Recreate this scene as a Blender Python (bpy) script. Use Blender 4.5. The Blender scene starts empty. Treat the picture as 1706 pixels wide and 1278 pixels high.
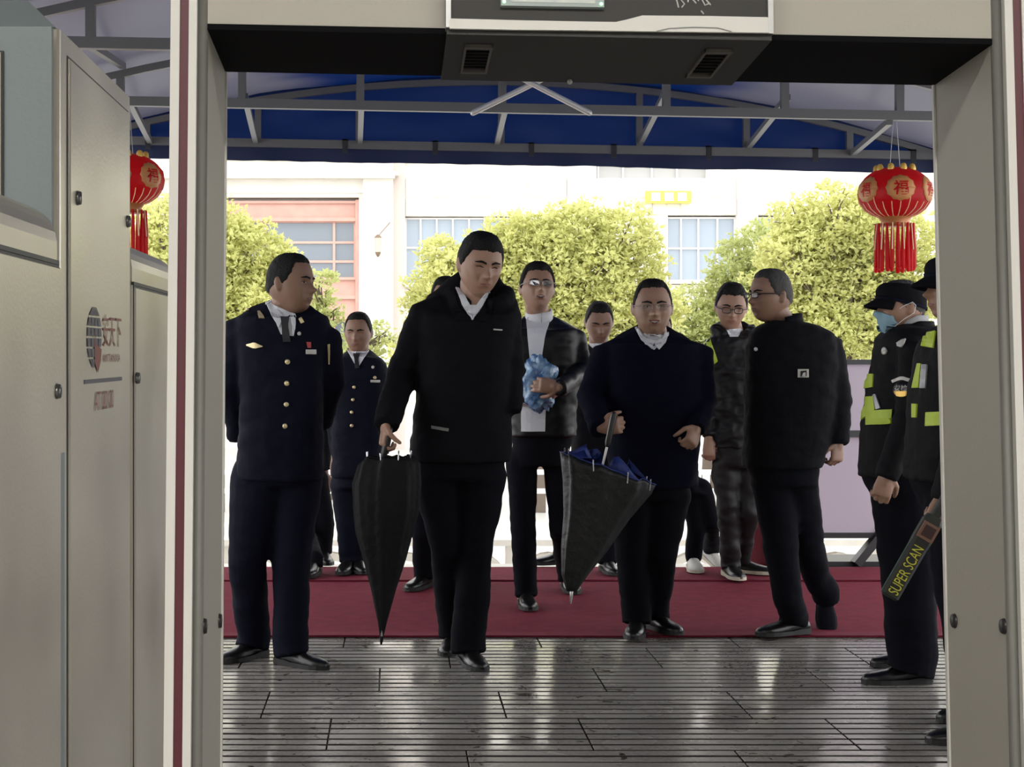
import bpy, math, random
from mathutils import Vector, Matrix, noise
from mathutils.bvhtree import BVHTree

# ---------------------------------------------------------------- camera, sky, exposure
SC = bpy.context.scene
COL = SC.collection
F, VX, VY, H = 2700.0, 654.0, 590.0, 1.33        # focal length in px, vanishing point px, eye height m
cam_d = bpy.data.cameras.new('camera'); cam = bpy.data.objects.new('camera', cam_d); COL.objects.link(cam)
cam.location = (0, 0, H); cam.rotation_euler = (math.pi/2, 0, 0)
cam_d.sensor_width = 36.0; cam_d.sensor_fit = 'HORIZONTAL'; cam_d.lens = 36.0*F/1706
cam_d.shift_x = (853-VX)/1706; cam_d.shift_y = -(639-VY)/1706
cam_d.clip_start = 0.05; cam_d.clip_end = 300
SC.camera = cam
world = bpy.data.worlds.new('overcast_sky'); SC.world = world; world.use_nodes = True
bg = world.node_tree.nodes['Background']; bg.inputs[0].default_value = (0.98, 0.985, 1.0, 1); bg.inputs[1].default_value = 2.1
SC.view_settings.view_transform = 'Standard'; SC.view_settings.look = 'None'
SC.view_settings.gamma = 1.0; SC.view_settings.use_curve_mapping = False
SC.view_settings.exposure = 0.6
FILL = 25.0                                        # strength of the unseen fill panels added to the hall

CAM = Vector((0, 0, H))
def W(px, py, d): return Vector(((px-VX)/F*d, d, H-(py-VY)/F*d))
def gd(py): return F*H/(py-VY)                    # depth at which the floor is seen at row py
def GP(px, py): return W(px, py, gd(py))
R = math.radians
def lerp(a, b, t): return a+(b-a)*t
def sst(a, b, x):
    t = min(1.0, max(0.0, (x-a)/(b-a))) if a != b else float(x > a)
    return t*t*(3-2*t)

# ---------------------------------------------------------------- materials
MATS = {}
def mat(name, col, rough=0.6, metal=0.0, bump=None, var=None, spec=0.5, coat=0.0, trans=None, emit=None, rvar=None):
    """bump=(scale, strength) var=(scale, colour2[, detail]) rvar=(scale, rough2) trans=(weight, colour)"""
    if name in MATS: return MATS[name]
    m = bpy.data.materials.new(name); m.use_nodes = True
    nt = m.node_tree; N = nt.nodes; L = nt.links; b = N['Principled BSDF']
    b.inputs['Base Color'].default_value = (*col, 1); b.inputs['Roughness'].default_value = rough
    b.inputs['Metallic'].default_value = metal; b.inputs['Specular IOR Level'].default_value = spec
    if coat: b.inputs['Coat Weight'].default_value = coat; b.inputs['Coat Roughness'].default_value = 0.15
    tc = N.new('ShaderNodeTexCoord')
    def nz(scale, detail=4):
        n = N.new('ShaderNodeTexNoise'); n.inputs['Scale'].default_value = scale; n.inputs['Detail'].default_value = detail
        if isinstance(scale, tuple):
            pass
        L.new(tc.outputs['Object'], n.inputs['Vector']); return n
    if var:
        n = nz(var[0], var[2] if len(var) > 2 else 4); r = N.new('ShaderNodeValToRGB')
        r.color_ramp.elements[0].position = 0.35; r.color_ramp.elements[1].position = 0.65
        r.color_ramp.elements[0].color = (*col, 1); r.color_ramp.elements[1].color = (*var[1], 1)
        L.new(n.outputs[0], r.inputs[0]); L.new(r.outputs[0], b.inputs['Base Color'])
    if rvar:
        n = nz(rvar[0]); mr = N.new('ShaderNodeMapRange'); mr.inputs['From Min'].default_value = .35; mr.inputs['From Max'].default_value = .65
        mr.inputs['To Min'].default_value = rough; mr.inputs['To Max'].default_value = rvar[1]
        L.new(n.outputs[0], mr.inputs['Value']); L.new(mr.outputs[0], b.inputs['Roughness'])
    if bump:
        n = nz(bump[0]); bp = N.new('ShaderNodeBump'); bp.inputs['Strength'].default_value = bump[1]; bp.inputs['Distance'].default_value = 0.01
        L.new(n.outputs[0], bp.inputs['Height']); L.new(bp.outputs[0], b.inputs['Normal'])
    if emit: b.inputs['Emission Color'].default_value = (*emit[0], 1); b.inputs['Emission Strength'].default_value = emit[1]
    if trans:
        t = N.new('ShaderNodeBsdfTranslucent'); t.inputs[0].default_value = (*trans[1], 1); mx = N.new('ShaderNodeMixShader')
        mx.inputs[0].default_value = trans[0]; L.new(b.outputs[0], mx.inputs[1]); L.new(t.outputs[0], mx.inputs[2])
        L.new(mx.outputs[0], N['Material Output'].inputs[0])
    MATS[name] = m; return m

def glass_mat(name, tint, mixf):
    if name in MATS: return MATS[name]
    m = bpy.data.materials.new(name); m.use_nodes = True; nt = m.node_tree; N = nt.nodes; L = nt.links
    N.remove(N['Principled BSDF']); t = N.new('ShaderNodeBsdfTransparent'); t.inputs[0].default_value = (*tint, 1)
    g = N.new('ShaderNodeBsdfGlossy'); g.inputs['Roughness'].default_value = .05; mx = N.new('ShaderNodeMixShader'); mx.inputs[0].default_value = mixf
    L.new(t.outputs[0], mx.inputs[1]); L.new(g.outputs[0], mx.inputs[2]); L.new(mx.outputs[0], N['Material Output'].inputs[0])
    MATS[name] = m; return m

# ---------------------------------------------------------------- mesh helpers
class MB:
    def __init__(s): s.v = []; s.f = []
    def add(s, verts, faces):
        o = len(s.v); s.v += [Vector(v) for v in verts]; s.f += [tuple(i+o for i in f) for f in faces]; return s
    def box(s, a, b):
        (x0, y0, z0), (x1, y1, z1) = a, b
        return s.add([(x0,y0,z0),(x1,y0,z0),(x1,y1,z0),(x0,y1,z0),(x0,y0,z1),(x1,y0,z1),(x1,y1,z1),(x0,y1,z1)],
              [(0,3,2,1),(4,5,6,7),(0,1,5,4),(1,2,6,5),(2,3,7,6),(3,0,4,7)])
    def obox(s, o, ax, ay, az, a, b):
        """box in a local frame"""
        m = MB().box(a, b); return s.add([o+ax*v.x+ay*v.y+az*v.z for v in m.v], m.f)
    def loft(s, rings, cap=True, closed=True):
        n = len(rings[0]); o = len(s.v)
        for r in rings: s.v += [Vector(p) for p in r]
        m = n if closed else n-1
        for i in range(len(rings)-1):
            for j in range(m):
                a = o+i*n+j; b = o+i*n+(j+1) % n; s.f.append((a, b, b+n, a+n))
        if cap:
            for k, rev in ((0, True), (len(rings)-1, False)):
                c = sum((Vector(p) for p in rings[k]), Vector())/n; s.v.append(c); ci = len(s.v)-1
                for j in range(n):
                    a = o+k*n+j; b = o+k*n+(j+1) % n
                    s.f.append((b, a, ci) if rev else (a, b, ci))
        return s
    def tube(s, pts, rad, seg=12, flat=1.0, round_ends=True, up=None):
        pts = [Vector(p) for p in pts]; n = len(pts)
        rad = list(rad) if hasattr(rad, '__len__') else [rad]*n
        rings = []; pn = None
        P = []; RR = []
        for i in range(n):
            P.append(pts[i]); RR.append(rad[i])
        if round_ends:
            d0 = (P[1]-P[0]).normalized(); d1 = (P[-1]-P[-2]).normalized()
            P = [P[0]-d0*RR[0]*.9, P[0]-d0*RR[0]*.55]+P+([P[-1]+d1*RR[-1]*.55, P[-1]+d1*RR[-1]*.9] if round_ends != 'start' else [])
            RR = [RR[0]*.4, RR[0]*.83]+RR+([RR[-1]*.83, RR[-1]*.4] if round_ends != 'start' else [])
        n = len(P)
        for i in range(n):
            t = (P[min(i+1, n-1)]-P[max(i-1, 0)]).normalized()
            if pn is None:
                u = Vector(up) if up else (Vector((0, 0, 1)) if abs(t.z) < .9 else Vector((0, 1, 0)))
                pn = (u-t*u.dot(t)).normalized()
            else:
                pn = (pn-t*pn.dot(t)).normalized()
            bn = t.cross(pn)
            rings.append([P[i]+(pn*math.cos(a)*flat+bn*math.sin(a))*RR[i] for a in [2*math.pi*k/seg for k in range(seg)]])
        return s.loft(rings)
    def bar(s, a, b, w, h=None):
        """square bar from a to b, w across, h in the upright direction"""
        a = Vector(a); b = Vector(b); h = h or w; t = (b-a).normalized()
        u = Vector((0, 0, 1)) if abs(t.z) < .95 else Vector((0, 1, 0))
        u = (u-t*u.dot(t)).normalized(); q = t.cross(u)
        r = lambda c: [c+q*w/2+u*h/2, c-q*w/2+u*h/2, c-q*w/2-u*h/2, c+q*w/2-u*h/2]
        return s.loft([r(a), r(b)])
    def sphere(s, c, rx, ry, rz, nu=16, nv=10, M=None):
        c = Vector(c); rings = []
        for i in range(1, nv):
            ph = math.pi*i/nv
            rg = []
            for j in range(nu):
                a = 2*math.pi*j/nu; p = Vector((rx*math.sin(ph)*math.cos(a), ry*math.sin(ph)*math.sin(a), -rz*math.cos(ph)))
                rg.append(c+(M @ p if M else p))
            rings.append(rg)
        return s.loft(rings)
    def extrude(s, poly, n):
        """closed flat polygon (world points) pushed along vector n"""
        k = len(poly); poly = [Vector(p) for p in poly]; n = Vector(n)
        return s.add(poly+[p+n for p in poly], [tuple(range(k))[::-1], tuple(range(k, 2*k))]+[(i, (i+1) % k, (i+1) % k+k, i+k) for i in range(k)])

ORG = {}
def empty(name, loc, label=None, cat=None, group=None):
    o = bpy.data.objects.new(name, None); COL.objects.link(o); o.location = loc; o.empty_display_size = .1
    ORG[o.name] = Vector(loc); tag(o, label, cat, group); return o
def tag(o, label=None, cat=None, group=None, kind=None):
    if label: o['label'] = label
    if cat: o['category'] = cat
    if group: o['group'] = group
    if kind: o['kind'] = kind
    return o
def link_mesh(name, me, m, parent=None, smooth=False, loc=None):
    """me holds world coordinates; the object sits at its parent's base, or at loc"""
    o = bpy.data.objects.new(name, me); COL.objects.link(o)
    org = ORG[parent.name] if parent else Vector(loc) if loc is not None else Vector()
    if org.length: me.transform(Matrix.Translation(-org))
    if parent: o.parent = parent
    else: o.location = org
    ORG[o.name] = org
    for x in (m if isinstance(m, (list, tuple)) else [m]): me.materials.append(x)
    if smooth: me.shade_smooth()
    return o
def obj(name, mb, m, parent=None, smooth=False, loc=None):
    me = bpy.data.meshes.new(name); me.from_pydata([tuple(v) for v in mb.v], [], mb.f); me.update()
    if loc is None and parent is None and mb.v:
        zs = min(v.z for v in mb.v); n = len(mb.v); c = sum(mb.v, Vector())/n; loc = Vector((c.x, c.y, zs))
    return link_mesh(name, me, m, parent, smooth, loc)
def copyto(o, loc, parent=None):
    c = o.copy(); COL.objects.link(c); c.location = loc
    if parent: c.parent = parent
    return c
def remesh(mb, vox, smooth=4, wr=None):
    me = bpy.data.meshes.new('tmp'); me.from_pydata([tuple(v) for v in mb.v], [], mb.f); me.update()
    o = bpy.data.objects.new('tmp', me); COL.objects.link(o)
    r = o.modifiers.new('r', 'REMESH'); r.mode = 'VOXEL'; r.voxel_size = vox
    if smooth:
        k = o.modifiers.new('s', 'SMOOTH'); k.iterations = smooth; k.factor = .5
    dg = bpy.context.evaluated_depsgraph_get(); out = bpy.data.meshes.new_from_object(o.evaluated_get(dg))
    bpy.data.objects.remove(o); bpy.data.meshes.remove(me)
    if wr:
        amp, fr = wr; no = [v.normal.copy() for v in out.vertices]
        for v, n in zip(out.vertices, no):
            p = v.co; q = Vector((p.x*fr, p.y*fr, p.z*fr*1.7))
            v.co = p+n*amp*(noise.noise(q)+.6*noise.noise(q*2.3))
    out.update(); return out
def bvh_of(*meshes):
    V = []; P = []
    for me in meshes:
        o = len(V); V += [v.co.copy() for v in me.vertices]; P += [tuple(i+o for i in p.vertices) for p in me.polygons]
    return BVHTree.FromPolygons(V, P)
def text_mb(s, fn, bold=0):
    """text outline as a mesh; fn maps (x, y) in em to a world point"""
    c = bpy.data.curves.new('t', 'FONT'); c.body = s; c.offset = bold; o = bpy.data.objects.new('t', c); COL.objects.link(o)
    dg = bpy.context.evaluated_depsgraph_get(); me = bpy.data.meshes.new_from_object(o.evaluated_get(dg))
    xs = [v.co.x for v in me.vertices]; ys = [v.co.y for v in me.vertices]
    x0, x1, y0, y1 = min(xs), max(xs), min(ys), max(ys)
    mb = MB().add([fn((v.co.x-x0)/(x1-x0), (v.co.y-y0)/(y1-y0)) for v in me.vertices], [tuple(p.vertices) for p in me.polygons])
    bpy.data.objects.remove(o); bpy.data.curves.remove(c); bpy.data.meshes.remove(me); return mb
def ipl(A, t):
    if len(A) == 1: return A[0]
    x = t*(len(A)-1); i = min(int(x), len(A)-2); f = x-i
    return tuple(lerp(a, b, f) for a, b in zip(A[i], A[i+1]))
def skin_grid(grid, nrm, off, th):
    """grid of surface points with normals -> thin closed shell lying on the surface"""
    n = len(grid); m = len(grid[0]); mb = MB()
    top = [grid[i][j]+nrm[i][j]*off for i in range(n) for j in range(m)]
    bot = [grid[i][j]+nrm[i][j]*(off-th) for i in range(n) for j in range(m)]
    f = []; K = n*m
    for i in range(n-1):
        for j in range(m-1):
            a = i*m+j; q = (a, a+1, a+m+1, a+m); f.append(q); f.append(tuple(k+K for k in q[::-1]))
    for i in range(n-1):
        for j in (0, m-1):
            a = i*m+j; f.append((a, a+m, a+m+K, a+K))
    for j in range(m-1):
        for i in (0, n-1):
            a = i*m+j; f.append((a, a+1, a+1+K, a+K))
    return mb.add(top+bot, f)
def cast_px(bvh, px, py, dflt):
    d = (W(px, py, 1.0)-CAM).normalized()
    h, n, _, _ = bvh.ray_cast(CAM, d)
    if h is None:
        p = W(px, py, dflt); h, n, _, _ = bvh.find_nearest(p)
        return p if h is None or (h-p).length > .08 else h, -d
    if n.dot(d) > 0: n = -n
    return h, n
def patch(bvh, A, B, dflt, n=8, m=5, off=.004, th=.006):
    """strip of cloth or print between two outlines, laid on the surface under it"""
    g = []; N = []
    for i in range(n):
        a = ipl(A, i/(n-1)); b = ipl(B, i/(n-1)); g.append([]); N.append([])
        for j in range(m):
            h, nn = cast_px(bvh, lerp(a[0], b[0], j/(m-1)), lerp(a[1], b[1], j/(m-1)), dflt); g[-1].append(h); N[-1].append(nn)
    return skin_grid(g, N, off, th)
def disc(bvh, cx, cy, rx, ry, dflt, off=.004, th=.006, nr=3, na=12):
    g = []; N = []
    for i in range(nr):
        g.append([]); N.append([])
        for j in range(na+1):
            a = 2*math.pi*j/na; r = (i+.02)/(nr-1) if nr > 1 else 1
            h, nn = cast_px(bvh, cx+rx*r*math.cos(a), cy+ry*r*math.sin(a), dflt); g[-1].append(h); N[-1].append(nn)
    return skin_grid(g, N, off, th)

# ---------------------------------------------------------------- the setting
rnd = random.Random(4)
HZ = -0.30                                        # hall floor lies two steps below the entrance pavement
Y0 = gd(1278)-.25                                 # near edge of the grooved pavement
YC0, YC1, YC2 = gd(1063), gd(972), gd(950)        # red carpet: front edge, joint, far edge
m_wall = mat('hall_wall_paint', (.55, .55, .53), .7, bump=(30, .05))
def struct(name, mb, m): return tag(obj(name, mb, m, loc=(0, 0, 0)), kind='structure')
struct('floor', MB().box((-3.4, -5.2, HZ-.1), (3.6, Y0-.7, HZ)), mat('hall_floor_stone', (.30, .29, .27), .25, bump=(25, .05), var=(3, (.24, .23, .22))))
st = struct('floor_step', MB().box((-3.4, Y0-.7, HZ-.1), (3.6, Y0-.35, HZ+.15)), mat('step_stone', (.32, .31, .29), .4, bump=(40, .1)))
struct('floor_step', MB().box((-3.4, Y0-.35, HZ-.1), (3.6, Y0, 0)), MATS['step_stone'])
YW = Y0-.75
struct('wall_left', MB().box((-3.5, -5.2, HZ), (-3.4, YW, 2.9)), m_wall)
struct('wall_right', MB().box((3.6, -5.2, HZ), (3.7, YW, 2.9)), m_wall)
struct('wall_back', MB().box((-3.5, -5.3, HZ), (3.7, -5.2, 2.9)), m_wall)
struct('ceiling', MB().box((-3.5, -5.3, 2.9), (3.7, YW+.1, 3.0)), mat('ceiling_paint', (.6, .6, .58), .8, bump=(20, .03)))
struct('wall_front', MB().box((-3.5, YW, 2.5), (3.7, YW+.12, 2.9)).box((-3.5, YW, HZ), (-2.6, YW+.12, 2.5)).box((3.1, YW, HZ), (3.7, YW+.12, 2.5)), m_wall)
for i in range(3):  # added panels behind the camera, unseen, as fill for the hall
    for j in range(2):
        x = -1.7+i*1.8; y = -3.6+j*3.1
        r = empty('ceiling_light', (x, y, 2.9), 'white rectangular ceiling light panel in the hall', 'ceiling light', 'hall ceiling lights')
        obj('frame', MB().box((x-.62, y-.17, 2.87), (x+.62, y+.17, 2.9)), mat('lamp_frame', (.7, .7, .7), .4, .2), r)
        obj('diffuser', MB().box((x-.58, y-.13, 2.862), (x+.58, y+.13, 2.872)), mat('lamp_diffuser', (.9, .9, .9), .5, emit=((1, .95, .86), FILL)), r)

# grooved wet pavement: every stone strip is a piece of its own
m_joint = mat('pavement_joint', (.035, .032, .03), .5, bump=(60, .3))
pav = struct('floor_pavement', MB().box((-5, Y0, -.1), (7, YC2+.05, -.02)), m_joint)
ms = bpy.data.materials.new('wet_granite_strip'); ms.use_nodes = True; nt = ms.node_tree; N = nt.nodes; L = nt.links; b = N['Principled BSDF']
tc = N.new('ShaderNodeNewGeometry')
n1 = N.new('ShaderNodeTexNoise'); n1.inputs['Scale'].default_value = 2.2; n1.inputs['Detail'].default_value = 6
n2 = N.new('ShaderNodeTexNoise'); n2.inputs['Scale'].default_value = 70; n2.inputs['Detail'].default_value = 3
n3 = N.new('ShaderNodeTexNoise'); n3.inputs['Scale'].default_value = 9; n3.inputs['Detail'].default_value = 8; n3.inputs['Distortion'].default_value = 1.5
for n in (n1, n2, n3): L.new(tc.outputs['Position'], n.inputs['Vector'])
cr = N.new('ShaderNodeValToRGB'); cr.color_ramp.elements[0].position = .3; cr.color_ramp.elements[1].position = .7
cr.color_ramp.elements[0].color = (.215, .20, .183, 1); cr.color_ramp.elements[1].color = (.30, .28, .257, 1)
L.new(n2.outputs[0], cr.inputs[0]); b.inputs['Specular IOR Level'].default_value = 1.0
dr = N.new('ShaderNodeValToRGB'); dr.color_ramp.elements[0].position = .63; dr.color_ramp.elements[1].position = .70
dr.color_ramp.elements[0].color = (1, 1, 1, 1); dr.color_ramp.elements[1].color = (.22, .19, .16, 1)
L.new(n3.outputs[0], dr.inputs[0])
mxc = N.new('ShaderNodeMix'); mxc.data_type = 'RGBA'; mxc.blend_type = 'MULTIPLY'; mxc.inputs[0].default_value = 1
L.new(cr.outputs[0], mxc.inputs[6]); L.new(dr.outputs[0], mxc.inputs[7]); L.new(mxc.outputs[2], b.inputs['Base Color'])
mr = N.new('ShaderNodeMapRange'); mr.inputs['From Min'].default_value = .38; mr.inputs['From Max'].default_value = .62
mr.inputs['To Min'].default_value = .11; mr.inputs['To Max'].default_value = .36; L.new(n1.outputs[0], mr.inputs['Value']); L.new(mr.outputs[0], b.inputs['Roughness'])
bp = N.new('ShaderNodeBump'); bp.inputs['Strength'].default_value = .15; bp.inputs['Distance'].default_value = .006
L.new(n3.outputs[0], bp.inputs['Height']); L.new(bp.outputs[0], b.inputs['Normal'])
MATS['strip'] = ms
pitch = (gd(1070.5)-gd(1273))/28; gap = pitch*.27
rows_n = int((YC0+.3-Y0)/pitch)+1
outer = MB()
base = None
SL = .9
for i in range(rows_n):
    y = Y0+i*pitch+gap/2; off = [0, .43, .17, .6][(i//6) % 4]
    for k in range(-6, 8):
        x = k*SL+off+.25
        if k < -3 or k > 3:                       # strips well outside the picture, joined
            outer.box((x, y, -.03), (min(x+SL-.006, 7), y+pitch-gap, -.0005)); continue
        if base is None:
            mb = MB(); w = SL-.006; dp = pitch-gap
            ch = .0012
            mb.loft([[(ch, ch, 0), (w-ch, ch, 0), (w-ch, dp-ch, 0), (ch, dp-ch, 0)][::-1], [(0, 0, -ch), (w, 0, -ch), (w, dp, -ch), (0, dp, -ch)][::-1], [(0, 0, -.03), (w, 0, -.03), (w, dp, -.03), (0, dp, -.03)][::-1]])
            mb.f = [f for f in mb.f]
            base = obj('stone_strip', mb, [ms, m_joint], loc=(0, 0, 0)); [setattr(p, 'material_index', 0 if abs(p.normal.z) > .6 else 1) for p in base.data.polygons]; base.parent = pav; base.location = (x, y, rnd.uniform(-.0015, 0))
        else: copyto(base, (x, y, rnd.uniform(-.0015, 0)), pav)

so_ = obj('outer_strips', outer, ms, loc=(0, 0, 0)); so_.parent = pav; tag(so_, kind='stuff')
# red carpet, two lengths; outside paving; street
mcar = mat('red_carpet_pile', (.13, .008, .022), .95, bump=(260, .5), var=(14, (.165, .011, .029)), spec=.2)
def carpet(y0, y1, z, label):
    mb = MB(); nx, ny = 60, 14; g = []; N = []
    for i in range(ny+1):
        g.append([]); N.append([])
        for j in range(nx+1):
            x = lerp(-2.1, 3.75, j/nx); y = lerp(y0, y1, i/ny)
            g[-1].append(Vector((x, y+.01*noise.noise(Vector((x*1.5, y0, 0))), z+.004*noise.noise(Vector((x*2, y*3, z)))))); N[-1].append(Vector((0, 0, 1)))
    return tag(obj('red_carpet', skin_grid(g, N, 0, .008), mcar, smooth=True), label, 'carpet')
carpet(YC0, YC1+.06, .011, 'wide red carpet meeting the grooved wet paving')
carpet(YC1, YC2, .021, 'narrow red carpet overlapping the wider one, towards the street')
struct('ground_plaza', MB().box((-9, YC2+.05, -.2), (12, gd(938), -.005)), mat('pale_paving', (.62, .60, .56), .35, bump=(12, .1), var=(2, (.52, .50, .47))))
struct('ground_side', MB().box((-9, Y0, -.25), (-5, YC2+.05, -.005)).box((7, Y0, -.25), (12, YC2+.05, -.005)), MATS['pale_paving'])
struct('street', MB().box((-60, 9, -1.4), (80, 70, -1.3)), mat('street_surface', (.45, .44, .42), .5, bump=(8, .1)))

# ---------------------------------------------------------------- building across the street
SB = 60.0; DB = F/SB
def Bp(px, py, dd=0): return Vector(((px-VX)/SB, DB+dd, H-(py-VY)/SB))
def bbox(mb, x0, y0, x1, y1, d0, d1):
    a = Bp(x0, y1, 0); c = Bp(x1, y0, 0); return mb.box((a.x, DB+d0, a.z), (c.x, DB+d1, c.z))
m_stone = mat('pale_cladding_stone', (.80, .77, .70), .7, bump=(6, .1), var=(1.2, (.74, .70, .63)))
m_stone2 = mat('cornice_stone', (.72, .68, .60), .7, bump=(6, .1))
m_pink = mat('pinkish_pilaster_stone', (.58, .50, .45), .7, bump=(6, .1))
m_red = mat('faded_red_shopfront', (.60, .34, .28), .55, bump=(20, .1), var=(3, (.64, .38, .31)))
m_glass = mat('window_glass', (.30, .36, .42), .12, 0, spec=.8)
m_glassd = mat('dark_window_glass', (.16, .19, .22), .12, 0, spec=.8)
m_white = mat('white_window_frame', (.75, .73, .70), .5)
bld = empty('building', Bp(900, 670), 'pale stone building with red shopfront and white windows across the street', 'building')
ZB = VY+(H+1.3)*SB
mb = MB(); bbox(mb, -900, -260, 2500, ZB, .55, 1.2); obj('core_wall', mb, m_stone, bld)
bpart0 = [(675, 297, 945, 360), (993, 297, 1228, 358), (1262, 297, 1640, 358)]
for r_ in bpart0: obj('backing_wall', bbox(MB(), *r_, .07, .6), m_stone, bld)
def bpart(name, rects, m, d0, d1):
    mb = MB()
    for r in rects: bbox(mb, *r, d0, d1)
    return obj(name, mb, m, bld)
bpart('upper_wall', [(-900, -260, 605, 288)], m_stone, 0, .6)
bpart('upper_wall', [(675, -260, 945, 297), (993, -260, 1228, 268), (1180, 268, 1228, 297), (1262, -260, 2500, 297)], m_stone, .05, .6)
bpart('cornice', [(-900, 289, 664, 295), (-900, 295, 658, 300)], m_stone2, -.55, .3)
bpart('ledge', [(378, 262, 600, 268), (676, 264, 940, 270)], m_stone2, -.15, .3)
bpart('architrave', [(-900, 300, 605, 322)], m_stone, -.1, .6)
bpart('moulding', [(-900, 322, 604.9, 329), (598, 329.1, 604.9, ZB)], m_stone2, -.05, .6)
bpart('pillar', [(605, -260, 655, ZB)], m_stone, -.3, .6)
bpart('pilaster', [(655, -260, 675, ZB)], m_pink, -.05, .6)
bpart('pilaster', [(945, -260, 993, ZB)], m_stone, -.08, .6)
bpart('pilaster', [(1228, -260, 1262, ZB)], m_stone, -.08, .6)
bpart('lower_wall', [(675, 474, 945, ZB), (993, 474, 1228, ZB), (1262, 474, 2500, ZB), (870, 360, 945, 474), (993, 358, 1113, 474), (1330, 358, 2500, 474)], m_stone, .05, .6)
# stone panels
tb = None
def panels(x0, x1, ys, w):
    global tb
    for (ya, yb) in ys:
        n = int(round((x1-x0)/w))
        for k in range(n):
            a = Bp(x0+(x1-x0)*k/n, yb); sx = (x1-x0)/n/w; sz = (yb-ya)/31
            if tb is None:
                mbt = MB(); ww = w/SB; hh = 31/SB; e = .014; c = .012
                mbt.loft([[(e, .3, e), (ww-e, .3, e), (ww-e, .3, hh-e), (e, .3, hh-e)], [(e, c, e), (ww-e, c, e), (ww-e, c, hh-e), (e, c, hh-e)], [(e+c, 0, e+c), (ww-e-c, 0, e+c), (ww-e-c, 0, hh-e-c), (e+c, 0, hh-e-c)]])
                tb = obj('stone_panel', mbt, m_stone, loc=(0, 0, 0)); o = tb; o.parent = bld
            else: o = copyto(tb, (0, 0, 0), bld)
            o.location = a+Vector((0, .02+.02*((k*7+int(ya)) % 3), 0))-ORG[bld.name]; o.scale = (sx, 1, sz)
panels(675, 945, [(298, 330), (330, 360)], 23); panels(993, 1228, [(298, 330), (330, 358)], 23); panels(1262, 1640, [(298, 330), (330, 358)], 23)
panels(400, 600, [(301, 321)], 40)
def window(xs, ys, y_in=.30, fm=m_white, gm=m_glass, th=3, name='window'):
    x0, x1, y0, y1 = xs[0], xs[-1], ys[0], ys[-1]; mb = MB()
    for x in xs: bbox(mb, x-th/2, y0, x+th/2, y1, y_in-.08, y_in+.05)
    for y in ys: bbox(mb, x0-th/2, y-th/2, x1+th/2, y+th/2, y_in-.07, y_in+.06)
    w = obj(name, mb, fm, bld)
    for i in range(len(xs)-1):
        for j in range(len(ys)-1):
            mb = MB(); bbox(mb, xs[i]+th/2, ys[j]+th/2, xs[i+1]-th/2, ys[j+1]-th/2, y_in-.01, y_in+.01); obj('pane', mb, gm, w)
window([676, 701, 728, 755, 782, 808, 835, 868], [363, 412, 472])
window([1113, 1137, 1166, 1198, 1227], [362, 413, 467])
window([1264, 1292, 1328], [362, 413, 470])
window([998, 1040, 1088, 1130, 1180], [268, 297], gm=mat('grey_window_glass', (.42, .42, .40), .25))
bpart('sill', [(1110, 467, 1230, 473), (672, 472, 872, 478)], m_stone2, -.12, .5)
# red shopfront
bpart('shopfront_board', [(300, 338, 596, 362), (300, 466, 596, 492), (300, 498, 596, 526)], m_red, .22, .5)
bpart('shopfront_frame', [(300, 334, 591.8, 338), (300, 362, 591.8, 368), (300, 462, 591.8, 466), (300, 492, 591.8, 498), (300, 526, 591.8, 532)], m_red, .12, .5)
bpart('shopfront_frame', [(592, 332, 597.8, 640)], m_red, .10, .5)
window([300, 370, 441, 556, 591], [368, 403, 435, 463], y_in=.32, fm=m_red, gm=m_glassd, th=4)
window([300, 370, 441, 500, 556, 591], [534, 590, 640], y_in=.32, fm=m_red, gm=m_glassd, th=4)
sg = bpart('sign_board', [(1075, 319, 1150, 339)], mat('yellow_sign', (.85, .72, .10), .5), -.18, .05)
for k in range(3): obj('sign_patch', bbox(MB(), 1083+k*22, 322, 1098+k*22, 336, -.2, -.17), mat('pale_sign_patch', (.9, .85, .55), .5), sg)
# wall lantern on the pillar
wl = empty('wall_lamp', Bp(630, 428, -.5), 'small brown and white wall lantern on the stone pillar', 'lamp')
mbr = mat('bronze_metal', (.22, .15, .10), .5, .3)
obj('bracket', MB().bar(Bp(630, 396, -.3), Bp(630, 396, -.5), .05).bar(Bp(650, 372, -.32), Bp(630, 396, -.5), .02), mbr, wl)
obj('cap', MB().tube([Bp(630, 398, -.5), Bp(630, 393, -.5)], [.11, .03], 8, round_ends=False), mbr, wl)
obj('shade', MB().tube([Bp(630, 422, -.5), Bp(630, 398, -.5)], [.075, .09], 8, round_ends=False), mat('frosted_shade', (.5, .46, .38), .4), wl)
obj('finial', MB().tube([Bp(630, 430, -.5), Bp(630, 426, -.5), Bp(630, 422, -.5)], [.02, .06, .08], 8, round_ends=False), mbr, wl)

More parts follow.
